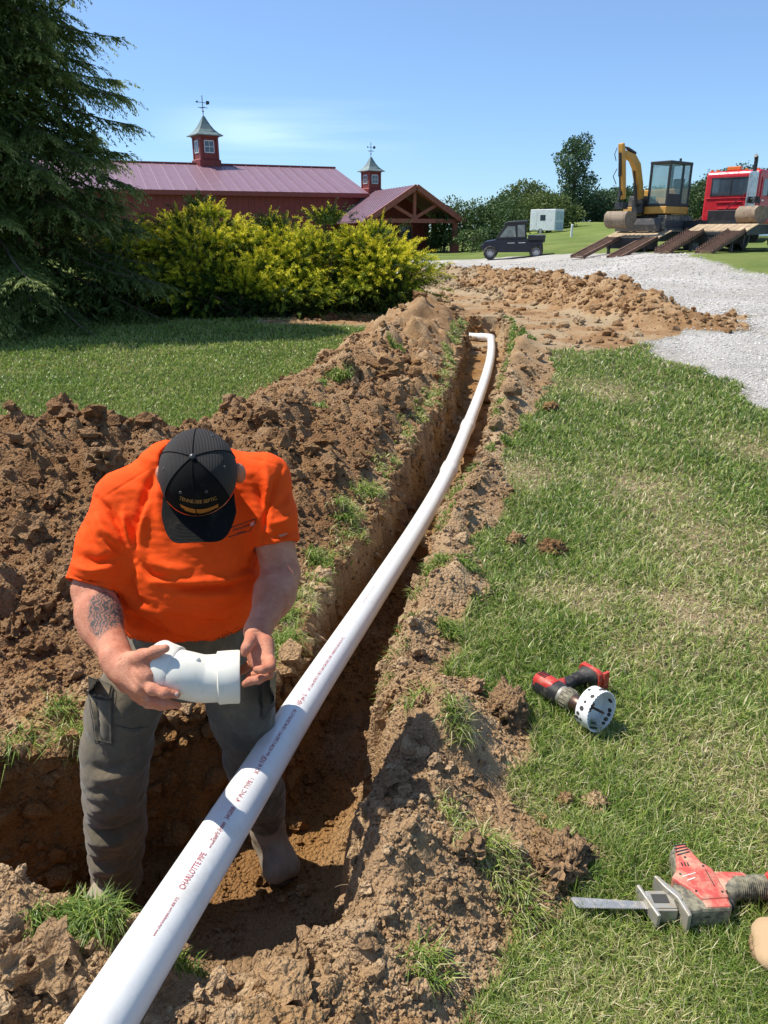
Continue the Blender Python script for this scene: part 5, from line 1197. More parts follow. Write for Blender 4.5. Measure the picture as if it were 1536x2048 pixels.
def hemlock():
    r = np.random.default_rng(41); bx, by = -6.05, 12.6; bz = float(base(bx, by)); Ht = 9.6
    root = empty('hemlock_tree', (bx, by, bz), label='tall dark green hemlock with drooping feathery branches, left of the barn', cat='tree')
    tb = MB(); tb.tube([(0, 0, -.1), (.05, 0, 2), (.0, .05, 5), (0, 0, Ht)], [.24, .20, .13, .02], 12)
    limbs = MB(); B, D, U, T_, Ln = [], [], [], [], []
    nb = 380
    for i in range(nb):
        h = .25 + (Ht - .4) * (i / nb) ** .92; R0 = (2.75 * (1 - h / Ht) ** .75 + .75 * max(0, 1.6 - h) / 1.6) * r.uniform(.78, 1.15) + .15
        if h < 1.0: R0 *= .85 + .15 * h
        az = i * 2.39996 + r.uniform(-.3, .3); el0 = R(r.uniform(-4, 24)) if h > 1 else R(r.uniform(-6, 8)); n = 12; pts = []
        ca, sa = math.cos(az), math.sin(az); p = np.array((0, 0, h)); el = el0; st = R0 / n
        wob = r.uniform(-.03, .03)
        for k in range(n + 1):
            pts.append(p.copy()); el = el0 - .55 * math.sin(math.pi * .5 * min(k / n * 1.5, 1)) + .55 * max(0, k / n - .55); az2 = az + wob * k
            p = p + st * np.array((math.cos(az2) * math.cos(el), math.sin(az2) * math.cos(el), math.sin(el)))
        pts = np.array(pts); limbs.tube([tuple(q) for q in pts[::2]], [.028 * (1 - k / 7.2) * (R0 / 3) ** .5 + .003 for k in range(len(pts[::2]))], 5)
        m = int(34 * R0 / 2.2) + 12
        t = np.sort(.12 + .88 * r.random(m) ** .75); t[-1] = 1.0; P0 = np.stack([np.interp(t * n, range(n + 1), pts[:, q]) for q in range(3)], 1)
        ax = norm(np.gradient(pts, axis=0)); A0 = norm(np.stack([np.interp(t * n, range(n + 1), ax[:, q]) for q in range(3)], 1))
        side = norm(np.cross(A0, (0, 0, 1.0))); sg = np.where(np.arange(m) % 2, 1, -1)[:, None]
        twd = norm(A0 * r.uniform(.5, 1.0, (m, 1)) + side * sg * r.uniform(.5, 1.1, (m, 1)) + np.array((0, 0, 1.0)) * r.uniform(-.35, .10, (m, 1))); twd[-1] = A0[-1]
        tl = (.20 + .50 * np.sin(np.pi * np.clip(t, .1, .95)) ** .8) * r.uniform(.6, 1.1, m) * min(1, R0 / 2 + .3)
        ns = 13
        for s_ in range(ns):
            q = (s_ + .5) / ns; pos = P0 + twd * (tl * q)[:, None] + np.array((0, 0, -1.0)) * (tl * .34 * q * q)[:, None]
            dd = norm(twd + np.array((0, 0, -1.0)) * .68 * q); sd_ = norm(np.cross(dd, (0, 0, 1.0)))
            for g in (-1, 1, 0):
                if g == 0 and s_ % 2: continue
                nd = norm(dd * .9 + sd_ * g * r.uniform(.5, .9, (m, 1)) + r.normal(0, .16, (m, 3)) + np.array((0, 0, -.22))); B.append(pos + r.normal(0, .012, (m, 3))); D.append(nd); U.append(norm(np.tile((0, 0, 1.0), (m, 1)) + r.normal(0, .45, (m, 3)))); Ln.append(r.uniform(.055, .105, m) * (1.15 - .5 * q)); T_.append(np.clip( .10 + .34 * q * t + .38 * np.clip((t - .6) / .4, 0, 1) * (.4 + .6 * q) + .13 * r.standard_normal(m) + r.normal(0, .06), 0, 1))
    B, D, U, L_, T_ = (np.concatenate(a) for a in (B, D, U, Ln, T_)); k = (B[:, 2] < 6.2) | (r.random(len(B)) < .5); k &= (B[:, 0] * 0 == 0); B, D, U, L_, T_ = B[k], D[k], U[k], L_[k], T_[k]
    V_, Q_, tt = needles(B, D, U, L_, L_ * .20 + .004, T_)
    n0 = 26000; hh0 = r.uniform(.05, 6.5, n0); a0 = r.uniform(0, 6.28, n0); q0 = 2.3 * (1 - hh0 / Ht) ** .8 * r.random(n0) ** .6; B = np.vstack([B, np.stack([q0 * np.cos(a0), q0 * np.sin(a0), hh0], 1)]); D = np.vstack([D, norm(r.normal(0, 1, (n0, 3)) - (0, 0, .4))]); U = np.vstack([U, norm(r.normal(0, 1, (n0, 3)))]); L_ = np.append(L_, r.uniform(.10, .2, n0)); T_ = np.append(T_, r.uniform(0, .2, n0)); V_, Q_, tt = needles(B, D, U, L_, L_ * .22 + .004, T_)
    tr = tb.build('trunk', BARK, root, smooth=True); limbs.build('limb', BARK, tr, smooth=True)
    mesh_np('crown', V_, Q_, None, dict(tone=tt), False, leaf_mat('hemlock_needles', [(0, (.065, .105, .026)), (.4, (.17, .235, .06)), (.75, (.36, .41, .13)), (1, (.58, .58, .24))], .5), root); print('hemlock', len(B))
hemlock()
def juniper(name, cx, cy, rad, ht, seed, label, n_cl=62, n_pl=36):
    n_cl = int(n_cl * .55)
    r = np.random.default_rng(seed); bz = float(base(cx, cy)); root = empty('golden_juniper', (cx, cy, bz), label=label, cat='shrub', group='golden juniper shrubs in the hedge')
    st = MB(); B, D, U, L_, T_ = [], [], [], [], []
    for k in range(9):
        a = k * 2.4; st.tube([(0, 0, -.05), (rad[0] * .3 * math.cos(a), rad[1] * .3 * math.sin(a), ht * .35), (rad[0] * .6 * math.cos(a), rad[1] * .6 * math.sin(a), ht * .6)], [.05, .035, .012], 6)
    for c_ in range(n_cl):
        hz = ((c_ + .5) / n_cl) ** .85; a = c_ * 2.39996 + r.uniform(-.5, .5); prof = max(.05, 1 - hz ** 2.6) ** .5; sh = r.uniform(.80, 1.05) if c_ % 4 else r.uniform(.45, .7)
        cc = np.array((rad[0] * math.cos(a) * prof * sh, rad[1] * math.sin(a) * prof * sh, .10 + ht * .86 * hz * r.uniform(.9, 1.06)))
        od = norm(np.array((math.cos(a), math.sin(a), 0)) * (1.05 - .75 * hz) + np.array((0, 0, .10 + .85 * hz ** 1.5))); cw = r.uniform(.20, .36); gold = (sh > .75) * np.clip((hz - .08) * 2.6, 0, 1) * r.uniform(.75, 1.1)
        if c_ > n_cl * .94: cc[2] += .16; cw *= .6; od = norm(od * .3 + np.array((0, 0, 1.0)))
        for i in range(n_pl):
            off = r.normal(0, 1, 3) * cw * np.array((1, 1, .42)); p = cc + off * .75 - od * .10; top = np.clip(off[2] / (cw * .42) * .5 + .6, 0, 1)
            d = norm(od + off / cw * .75 + np.array((0, 0, .22)) + r.normal(0, .15, 3)); L = r.uniform(.17, .32); ns = 13
            for s_ in range(ns):
                q = s_ / ns; d = norm(d + np.array((0, 0, -.11 if q > .35 else .02)) + r.normal(0, .03, 3)); p = p + d * L / ns; m = 5
                sdv = norm(np.cross(np.tile(d, (m, 1)), r.normal(0, 1, (m, 3)))); nd = norm(d * .9 + sdv * r.uniform(.35, .9, (m, 1)) + np.array((0, 0, -.08)))
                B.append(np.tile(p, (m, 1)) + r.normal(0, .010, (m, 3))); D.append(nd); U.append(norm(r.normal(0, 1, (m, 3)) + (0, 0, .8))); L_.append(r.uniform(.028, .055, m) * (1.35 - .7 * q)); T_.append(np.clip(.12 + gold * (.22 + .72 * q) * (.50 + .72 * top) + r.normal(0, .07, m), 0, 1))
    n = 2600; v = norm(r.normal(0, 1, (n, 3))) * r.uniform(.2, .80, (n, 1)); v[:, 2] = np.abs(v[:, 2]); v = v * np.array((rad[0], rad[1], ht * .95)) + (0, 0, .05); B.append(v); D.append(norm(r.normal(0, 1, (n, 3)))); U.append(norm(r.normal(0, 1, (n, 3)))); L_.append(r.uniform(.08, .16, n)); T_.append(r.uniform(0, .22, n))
    B, D, U, L_, T_ = (np.concatenate(a) for a in (B, D, U, L_, T_))
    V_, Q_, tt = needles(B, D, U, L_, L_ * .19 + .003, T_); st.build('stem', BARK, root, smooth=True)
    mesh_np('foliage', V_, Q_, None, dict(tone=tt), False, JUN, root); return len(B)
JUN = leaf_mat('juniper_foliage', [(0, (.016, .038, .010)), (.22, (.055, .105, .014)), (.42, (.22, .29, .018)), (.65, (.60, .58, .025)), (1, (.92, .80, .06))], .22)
juniper('j', -4.35, 14.3, (1.1, 1.1), 1.35, 1, 'golden juniper shrub nearest the hemlock, half shaded by it', 62)
juniper('j', -3.15, 14.1, (1.15, 1.1), 1.72, 2, 'tallest golden juniper shrub, under the left end of the barn roof', 76)
juniper('j', -1.95, 14.3, (1.1, 1.1), 1.50, 3, 'middle golden juniper shrub in front of the red barn wall', 68)
juniper('j', -.95, 14.2, (1.0, 1.1), 1.52, 4, 'golden juniper shrub in front of the porch roof, with a spiky top', 68)
juniper('j', -.08, 14.1, (.92, 1.05), 1.28, 5, 'rightmost golden juniper shrub beside the far end of the spoil heap', 62)
juniper('j', -2.4, 13.25, (1.7, .55), .72, 6, 'low dark juniper spreading over the lawn at the foot of the hedge', 40)

def leafy(root, r, centers, radii, per, ls, tone0, matl, name='crown', flat=.8):
    B, T_ = [], []
    for c, q in zip(centers, radii):
        n = int(per * (q ** 2)); v = norm(r.normal(0, 1, (n, 3))) * (q * r.uniform(.55, 1.05, (n, 1))) * np.array((1, 1, flat)); v *= (1 + .18 * np.sin(v[:, :1] * 9 / q) * np.cos(v[:, 2:] * 7 / q))
        B.append(c + v); T_.append(np.clip(tone0 + .16 * r.standard_normal(n) + .10 * r.standard_normal(), 0, 1))
    B = np.concatenate(B); T_ = np.concatenate(T_); n = len(B); D = norm(r.normal(0, 1, (n, 3))); U = norm(r.normal(0, 1, (n, 3)) + (0, 0, .8)); L = ls * r.uniform(.6, 1.3, n)
    V_, Q_, tt = needles(B, D, U, L, L * .62, T_); return mesh_np(name, V_, Q_, None, dict(tone=tt), False, matl, root)
DEC = leaf_mat('broad_leaves', [(0, (.03, .06, .02)), (.5, (.075, .125, .038)), (1, (.16, .22, .07))], .2)  # greens lightened to paint distance haze on far trees; nearer bushes share them
DECB = leaf_mat('haze_blue_leaves', [(0, (.03, .06, .033)), (.5, (.075, .125, .06)), (1, (.16, .23, .11))], .2)  # blue cast and paler tone put distance haze into the leaf colour
YEL = leaf_mat('yellow_green_leaves', [(0, (.045, .075, .020)), (.5, (.105, .150, .040)), (1, (.19, .22, .07))], .25)
def tree(px, ybase, Y, Ht, Wd, seed, label, kind='round', m=None, per=170, ls=None, name='broadleaf_tree', group='trees along the far edge of the field', cat='tree', tone=.5):
    r = np.random.default_rng(seed); X = (px - 768) / FPX * (Y / _c) * 1.0
    X = (px - 768) / FPX * Y * 1.0 / (1.06); bz = float(base(X, Y)); root = empty(name, (X, Y, bz), label=label, cat=cat, group=group)
    tb = MB(); tb.tube([(0, 0, -.3), (.02 * Ht, 0, Ht * .35), (0, 0, Ht * .8)], [Ht * .028, Ht * .02, Ht * .006], 8); cs, rs = [], []
    nc = 30 if kind != 'bush' else 22
    for k in range(nc):
        if kind == 'tall': f = .14 + .84 * (k / nc); w = Wd * .40 * math.sin(math.pi * min(1, f * .86 + .10)) ** .55; a = k * 2.4; rr = w * r.uniform(.25, 1.0); c = np.array((rr * math.cos(a), rr * math.sin(a), Ht * f)); q = Wd * r.uniform(.09, .16)
        elif kind == 'bush': a = k * 2.4; f = r.uniform(.12, .85); rr = Wd * .42 * r.random() ** .5 * (1.1 - .6 * f); c = np.array((rr * math.cos(a), rr * math.sin(a), Ht * f)); q = min(Ht, Wd) * r.uniform(.16, .26)
        else: f = .06 + .88 * (k / nc) ** .9; w = Wd * .44 * math.sin(math.pi * min(1, f * .72 + .24)) ** .6; a = k * 2.4; rr = w * r.uniform(.35, 1.0); c = np.array((rr * math.cos(a), rr * math.sin(a), Ht * f)); q = Wd * r.uniform(.13, .22)
        cs.append(c); rs.append(q)
        if k % 3 == 0: tb.tube([(0, 0, max(.1, c[2] * .6)), tuple(c * np.array((.6, .6, .9))), tuple(c)], [Ht * .010, Ht * .006, Ht * .002], 5)
    tb.build('trunk', BARK, root, smooth=True); lsz = ls or max(.10, Y * .0030)
    leafy(root, r, cs, rs, per * (.22 / lsz) ** 1.2, lsz, tone, m or DEC)
tree(1138, 470, 118, 11.2, 8.6, 61, 'tall narrow cottonwood standing alone against the sky', 'tall', DECB, 330, name='cottonwood_tree', group=None)
tree(1048, 470, 100, 5.0, 8.0, 62, 'pale green rounded tree behind the white camper', 'round', YEL, 230, group=None)
tree(1085, 470, 92, 3.5, 7.5, 63, 'yellow green low tree between the camper and the cottonwood', 'round', YEL, 230, group=None)
tree(1010, 480, 96, 3.7, 6.5, 64, 'dull green tree left of the pale rounded tree', 'round', DEC, 230, group=None)
bushes = [(888, 58, 3.3, 3.4, 'dark bush right beside the barn porch post'), (925, 57, 3.6, 5.0, 'dark leafy bush left of the utility vehicle'), (966, 56, 3.2, 4.2, 'dark leafy bush behind the nose of the utility vehicle'), (1000, 64, 3.4, 5, 'mid green bush behind the roof of the utility vehicle'), (945, 53, 1.5, 3.0, 'low weedy shrub in front of the dark bushes')]
for k, (px, Y, h_, w_, lab) in enumerate(bushes): tree(px, 500, Y, h_, w_, 70 + k, lab, 'bush', DEC, 260, name='leafy_bush', group='bushes between the porch and the utility vehicle', cat='bush')
tl = [(1180, 122, 7.5), (1215, 126, 8.6), (1255, 124, 8.0), (1290, 128, 8.8), (1330, 126, 8.6), (1370, 122, 9.0), (1400, 116, 9.4), (1432, 112, 10.2), (1462, 110, 10.8), (1495, 112, 10.0), (1530, 108, 11.0), (1570, 108, 11.5), (1625, 106, 12), (1120, 118, 5.5), (1690, 108, 12), (1240, 132, 9.2), (1350, 134, 10.4), (1415, 130, 11.5), (1515, 126, 11.2), (1760, 108, 12), (1850, 110, 11), (1950, 106, 12), (2060, 108, 11), (2180, 104, 12)]
tl = [q for q in tl]
ordn = ['', 'second', 'third', 'fourth', 'fifth', 'sixth', 'seventh', 'eighth', 'ninth', 'tenth', 'eleventh', 'twelfth', 'thirteenth', 'fourteenth', 'fifteenth', 'sixteenth', 'seventeenth', 'eighteenth', 'nineteenth', 'twentieth', 'twenty first', 'twenty second', 'twenty third', 'twenty fourth', 'twenty fifth']
srt = sorted(range(len(tl)), key=lambda k: tl[k][0])
for rank, k in enumerate(srt):
    px, Y, h_ = tl[k]; h_ *= .60 if px > 1400 else .54; tree(px, 450, Y, h_, 8.2, 90 + k, (ordn[rank] + ' tree from the left in the dark far tree line') if rank else 'leftmost tree in the dark far tree line', 'round', DEC if k % 3 else DECB, 150, tone=.40)
# ------------------------------------------------------------------ red barn with porch and cupolas
def siding(name, col, scale, axis='X'):
    t = NT(name); w = t.node('TexWave', Scale=scale, Distortion=0); w.bands_direction = axis; w.wave_profile = 'SAW'; t.link(t.coord(), w.inputs['Vector'])
    k = t.mrange(w.outputs['Fac'], .86, .93); c = t.mix(t.noise(2, 5), tuple(x * .8 for x in col), tuple(x * 1.2 for x in col)); t.color(t.mix(t.math('MULTIPLY', k, .0), c, (.02, .01, .01))); t.rough(.6); t.bump(k, .03); return t.m
REDW = siding('red_board_siding', (.215, .032, .026), .75)
ROOFM = siding('maroon_metal_roof', (.235, .135, .165), .35); ROOFM.node_tree.nodes['Principled BSDF'].inputs['Roughness'].default_value = .42
TRIM = mat('red_trim', (.23, .045, .035), .6); TIMB = mat('stained_timber', (.30, .085, .055), .65, var=.25); WING = mat('window_glass', (.05, .07, .09), .08, spec=.8); WHT = mat('white_frame', (.7, .72, .74), .5); COP = mat('weathered_copper', (.20, .25, .235), .5, metal=.3, var=.25, vscale=3); IRON = mat('dark_iron', (.03, .035, .035), .5, metal=.5)
aB = R(20); u_ = Vector((math.cos(aB), math.sin(aB), 0)); BX, BY = -1.75, 62.0; BZ = float(base(BX, BY)) - .1
barn = empty('red_barn', (BX, BY, BZ), aB, label='red barn with a long maroon metal roof, two cupolas and a timber porch', cat='barn')
L, Dp, EH, RH = 34.0, 16.4, 4.15, 6.35; OV = .55   # local: x left negative, y away
b = MB(); b.prism([(0, 0), (Dp, 0), (Dp, EH), (Dp / 2, RH - .12), (0, EH)], -L, 0, 'x'); b.build('wall', REDW, barn)
b = MB(); sl_ = (RH - EH) / (Dp / 2)
for (y0, z0, y1, z1) in ((-OV, EH - OV * sl_, Dp / 2, RH), (Dp + OV, EH - OV * sl_, Dp / 2, RH)):
    b.add([(-L - .5, y0, z0), (.5, y0, z0), (.5, y1, z1), (-L - .5, y1, z1), (-L - .5, y0, z0 + .12), (.5, y0, z0 + .12), (.5, y1, z1 + .12), (-L - .5, y1, z1 + .12)], [(0, 1, 2, 3), (4, 5, 6, 7), (0, 1, 5, 4), (1, 2, 6, 5), (2, 3, 7, 6), (3, 0, 4, 7)])
rf = b.build('roof', ROOFM, barn)
b = MB(); 
for k in range(int(L / .9)): x = -L + k * .9; b.beam((x, -OV, EH - OV * sl_ + .135), (x, Dp / 2 - .05, RH + .135), .05, .04)
b.build('standing_seam', ROOFM, rf)
b = MB(); b.cbox((-L / 2, Dp / 2, RH + .15), (L + 1, .5, .10)); b.build('ridge_cap', TRIM, rf)
b = MB(); b.cbox((-L / 2, -OV - .02, EH - OV * sl_ - .02), (L + 1, .10, .30)); b.build('gutter', TRIM, rf)
# porch
pw, ph, pz, pl = 3.35, 2.05, 2.15, 8.2; pcx = 1.15
pp = lambda x, y, z: (pcx + x, y, z)
b = MB()
for sg in (-1, 1):
    b.add([pp(0, -pl, pz + ph), pp(sg * (pw + .25), -pl, pz - .15), pp(sg * (pw + .25), 3.0, pz - .15), pp(0, 3.0, pz + ph), pp(0, -pl, pz + ph + .14), pp(sg * (pw + .25), -pl, pz - .01), pp(sg * (pw + .25), 3.0, pz - .01), pp(0, 3.0, pz + ph + .14)], [(0, 1, 2, 3), (4, 5, 6, 7), (0, 1, 5, 4), (1, 2, 6, 5), (2, 3, 7, 6), (3, 0, 4, 7)])
pr_ = b.build('porch_roof', ROOFM, barn)
b = MB()
for k in range(18): y = -pl + .3 + k * .55; b.beam(pp(-pw - .25, y, pz + .0), pp(0, y, pz + ph + .15), .05, .04)
b.build('standing_seam', ROOFM, pr_)
b = MB()
for sg in (-1, 1): b.beam(pp(0, -pl - .04, pz + ph + .02), pp(sg * (pw + .28), -pl - .04, pz - .16), .14, .34)
b.build('rake_board', TIMB, pr_)
b = MB(); yb = -pl + .35
b.beam(pp(-pw, yb, pz - .02), pp(pw, yb, pz - .02), .22, .26); b.beam(pp(0, yb, pz), pp(0, yb, pz + ph - .15), .20, .2); 
for sg in (-1, 1): b.beam(pp(0, yb, pz + .15), pp(sg * pw * .5, yb, pz + ph * .5), .18, .2); b.beam(pp(0, yb, pz + ph - .1), pp(sg * pw, yb, pz + .05), .2, .24)
b.build('truss', TIMB, barn)
for (x, y) in ((-pw + .2, yb), (pw - .35, yb), (-pw + .2, yb + 3.6), (pw - .35, yb + 3.6)):
    b = MB(); b.cbox(pp(x, y, (pz - .1) / 2 - .1), (.30, .30, pz + .1)); b.cbox(pp(x, y, .35), (.5, .5, .9)); b.build('porch_post', TIMB, barn, bevel=.02)
b = MB(); b.box(pp(-pw + .5, -4.4, -.2), pp(pw - .8, 0.2, pz + .05)); b.prism([(pcx - pw + .5, pz), (pcx + pw - .3, pz), (pcx + .1, pz + ph - .05)], -4.3, -4.1, 'y'); b.build('porch_wall', REDW, barn)
b = MB(); b.box(pp(.2, -4.47, 0), pp(1.3, -4.41, 1.95)); b.build('porch_door', TIMB, barn)
b = MB(); b.box(pp(.35, -4.50, .95), pp(1.15, -4.475, 1.8)); b.build('door_glass', WING, barn)
b = MB(); b.box(pp(-1.8, -4.50, .9), pp(-.8, -4.42, 1.9)); b.build('window', WING, barn)
def cupola(x, y, z, s):
    c = bpy.data.objects.new('cupola', None); COL.objects.link(c); c.parent = barn; c.location = (x, y, z); c.rotation_euler = (0, 0, R(14)); c.scale = (s, s, s); c.empty_display_size = .1
    b = MB(); b.box((-.85, -.85, -.7), (.85, .85, .42)); b.add([(-.86, -.86, .40), (.86, -.86, .40), (.86, .86, .40), (-.86, .86, .40), (-.72, -.72, .52), (.72, -.72, .52), (.72, .72, .52), (-.72, .72, .52)], [(0, 1, 5, 4), (1, 2, 6, 5), (2, 3, 7, 6), (3, 0, 4, 7), (4, 5, 6, 7)])
    b.box((-.70, -.70, .5), (.70, .70, 2.05)); b.build('base', REDW, c)
    b = MB()
    for sx in (-1, 1):
        for sy in (-1, 1): b.cbox((sx * .68, sy * .68, 1.28), (.16, .16, 1.56))
    b.box((-.80, -.80, 2.0), (.80, .80, 2.12)); b.build('corner_trim', TRIM, c)
    for k in range(4):
        M = Matrix.Rotation(k * math.pi / 2, 4, 'Z'); b = MB(); b.box((-.36, -.725, .95), (.36, -.705, 1.75), M); b.build('window', WING, c)
        b = MB(); 
        for (x0, x1, z0, z1) in ((-.40, .40, 1.72, 1.79), (-.40, .40, .91, .97), (-.40, -.35, .9, 1.79), (.35, .40, .9, 1.79), (-.02, .02, .95, 1.75), (-.36, .36, 1.33, 1.37)): b.box((x0, -.745, z0), (x1, -.715, z1), M)
        b.build('window_frame', WHT, c)
    prof = [(1.06, 2.10), (1.06, 2.16), (.80, 2.34), (.56, 2.58), (.36, 2.90), (.20, 3.22), (.07, 3.50)]
    b = MB(); vs = []; 
    for (r_, z_) in prof: vs += [(-r_, -r_, z_), (r_, -r_, z_), (r_, r_, z_), (-r_, r_, z_)]
    fs = [(i * 4 + k, i * 4 + (k + 1) % 4, i * 4 + 4 + (k + 1) % 4, i * 4 + 4 + k) for i in range(len(prof) - 1) for k in range(4)] + [(3, 2, 1, 0), tuple(range(len(vs) - 4, len(vs)))]
    b.add(vs, fs); b.build('roof_cap', COP, c)
    b = MB(); b.cyl((0, 0, 3.45), (0, 0, 4.9), .028, 6); b.lathe([(.01, 3.75), (.09, 3.83), (.01, 3.91)], 10); b.cyl((-.38, 0, 4.08), (.38, 0, 4.08), .022, 6); b.cyl((0, -.38, 4.08), (0, .38, 4.08), .022, 6)
    b.cyl((-.45, -.12, 4.42), (.42, .12, 4.42), .02, 6); b.prism([(.30, 4.28), (.55, 4.35), (.55, 4.55), (.30, 4.56)], -.02, .02, 'y'); b.add([(-.62, -.16, 4.42), (-.42, -.12, 4.52), (-.42, -.12, 4.32)], [(0, 1, 2)]); b.build('weather_vane', IRON, c)
cupola(-10.0, Dp / 2, RH - .05, 1.02)
cupola(pcx - .0, .9, pz + ph + .0, .72)
# ------------------------------------------------------------------ machines beyond the gravel
YELP = mat('digger_yellow', (.60, .30, .045), .5, var=.15, dirt=.35, dirtcol=(.35, .25, .15), dscale=3)
BLKP = mat('black_paint', (.025, .025, .027), .5, dirt=.25, dirtcol=(.12, .10, .08), dscale=4)
DGRY = mat('dark_grey', (.06, .06, .062), .6, dirt=.4, dirtcol=(.25, .2, .15), dscale=4)
TRKM = mat('track_rubber', (.07, .065, .06), .8, dirt=.85, dirtcol=(.34, .29, .22), dscale=6)
RUST = mat('rusty_steel', (.14, .075, .050), .75, var=.35, vscale=5, dirt=.3, dirtcol=(.25, .17, .11))
WOOD = mat('worn_planks', (.42, .31, .19), .85, var=.3, vscale=3); TYRE = mat('tyre', (.035, .034, .033), .85, dirt=.5, dirtcol=(.2, .18, .15), dscale=6)
RIMM = mat('grey_rim', (.55, .55, .56), .4, metal=.3); CABG = mat('tinted_glass', (.10, .17, .17), .12, spec=.7); CHR = mat('chrome', (.62, .62, .62), .25, metal=.9, var=.2)
TRED = mat('truck_red', (.58, .018, .030), .35, var=.06, dirt=.12, dirtcol=(.5, .2, .16), dscale=2); BKT = mat('muddy_steel', (.23, .17, .115), .75, var=.3, dirt=.5, dirtcol=(.35, .28, .2), dscale=3); TAIL = mat('amber_lens', (.7, .2, .03), .3)
def wheel(parent, x, y, z, r_, w_, rim=RIMM, side=1, name='wheel', dual=False):
    M = Matrix.Translation((x, y, z)) @ Matrix.Rotation(R(-90 * side), 4, 'X')
    b = MB(); b.lathe([(r_ * .56, -w_ / 2), (r_ * .92, -w_ / 2), (r_, -w_ * .36), (r_, w_ * .36), (r_ * .92, w_ / 2), (r_ * .56, w_ / 2), (r_ * .56, -w_ / 2)], 28, M)
    for k in range(28): a = math.tau * k / 28; b.cbox((r_ * math.cos(a), r_ * math.sin(a), 0), (.03, .03, w_ * .7), M)
    o = b.build(name, TYRE, parent, auto=40)
    b = MB(); dz = w_ * (.30 if not dual else .10); b.lathe([(.02, dz + .02), (r_ * .18, dz + .02), (r_ * .22, dz - .03), (r_ * .46, dz - .05), (r_ * .54, w_ * .42), (r_ * .575, w_ * .42), (r_ * .575, -w_ * .4)], 24, M)
    for k in range(6): a = math.tau * k / 6; b.cyl((r_ * .34 * math.cos(a), r_ * .34 * math.sin(a), dz - .05), (r_ * .34 * math.cos(a), r_ * .34 * math.sin(a), dz), r_ * .05, 8, M=M)
    b.build('rim', rim, o, auto=40); return o
def at_px(px, py): x, y = G(px, py); return x, y, float(base(x, y))
# ---- trailer (local: +x forward away from us, y lateral left, z up)
def trailer(px, py, heading, lab, deck=(0, 5.2), rampx=2.35, w=2.3, dz=.92, solid=False, scale=1.0, wheels=((2.7, .48), (3.6, .48)), planks=True):
    x, y, z = at_px(px, py); t = empty('equipment_trailer', (x, y, z), heading, label=lab, cat='trailer', group='equipment trailers with lowered ramps', scale=(scale,) * 3)
    x0 = rampx
    b = MB(); b.prism([(x0, dz - .22), (x0 + .9, dz + .02), (x0 + deck[1], dz + .02), (x0 + deck[1], dz - .24), (x0, dz - .34)], -w / 2, w / 2, 'y'); b.build('frame', BLKP, t, bevel=.01)
    b = MB(); n = 9
    for k in range(n):
        yy = -w / 2 + (k + .5) * w / n; sl = w / n * .92
        b.prism([(x0 + .02, dz - .212), (x0 + .9, dz + .03), (x0 + deck[1], dz + .03), (x0 + deck[1], dz + .07), (x0 + .9, dz + .07), (x0 + .02, dz - .17)], yy - sl / 2, yy + sl / 2, 'y')
    b.build('deck', WOOD, t)
    for sg in (-1, 1):
        yc = sg * w * .335; b = MB(); rw = .58
        for e_ in (-1, 1): b.beam((0, yc + e_ * rw / 2, .05), (x0 + .05, yc + e_ * rw / 2, dz - .20), .07, .12)
        m = 15
        for k in range(m):
            f = (k + .5) / m; X = f * x0; Z = .07 + f * (dz - .25); b.cbox((X, yc, Z), (.055 if not solid else .13, rw - .04, .05))
        for e_ in (-1, 1):
            if solid:
                for k in range(m): f = (k + .5) / m; b.cbox((f * x0, yc + e_ * (rw / 2 + .02), .14 + f * (dz - .25)), (.07, .04, .08))
        b.cbox((.06, yc, .03), (.16, rw + .06, .05)); b.build('ramp', RUST, t)
        b = MB(); b.beam((x0 - .25, yc, .0), (x0 - .25, yc, dz - .35), .09, .09); b.build('ramp_leg', BLKP, t)
    for sg in (-1, 1):
        for (wx, wr) in wheels: wheel(t, x0 + wx - .4, sg * (w / 2 + .12), wr, wr, .28, side=sg)
        b = MB(); b.prism([(x0 + wheels[0][0] - 1.1, dz - .1), (x0 + wheels[0][0] - .9, dz + .2), (x0 + wheels[-1][0] + .1, dz + .2), (x0 + wheels[-1][0] + .3, dz - .1), (x0 + wheels[-1][0] + .22, dz - .1), (x0 + wheels[-1][0] + .05, dz + .14), (x0 + wheels[0][0] - .86, dz + .14), (x0 + wheels[0][0] - 1.0, dz - .1)], sg * (w / 2 + .0), sg * (w / 2 + .30), 'y'); b.build('mudguard', BLKP, t)
    b = MB(); b.box((x0 + .02, -w / 2 + .1, dz - .62), (x0 + .1, w / 2 - .1, dz - .30)); b.build('bumper', BLKP, t)
    b = MB(); b.beam((x0 + deck[1], w / 2 - .2, dz - .1), (x0 + deck[1] + 1.3, 0, dz - .1), .12); b.beam((x0 + deck[1], -w / 2 + .2, dz - .1), (x0 + deck[1] + 1.3, 0, dz - .1), .12); b.build('drawbar', BLKP, t)
    return t, Vector((x, y, z)), heading, x0, dz
hd1 = R(40); t1 = trailer(1190, 517, hd1, 'trailer with open rung ramps carrying the yellow excavator', (0, 5.4), 2.3, 2.5, .95, scale=1.0)
hd2 = R(42); t2 = trailer(1365, 507, hd2, 'trailer with solid cleated ramps hitched behind the red truck', (0, 3.8), 2.3, 2.35, .95, solid=True, wheels=((3.1, .5),))
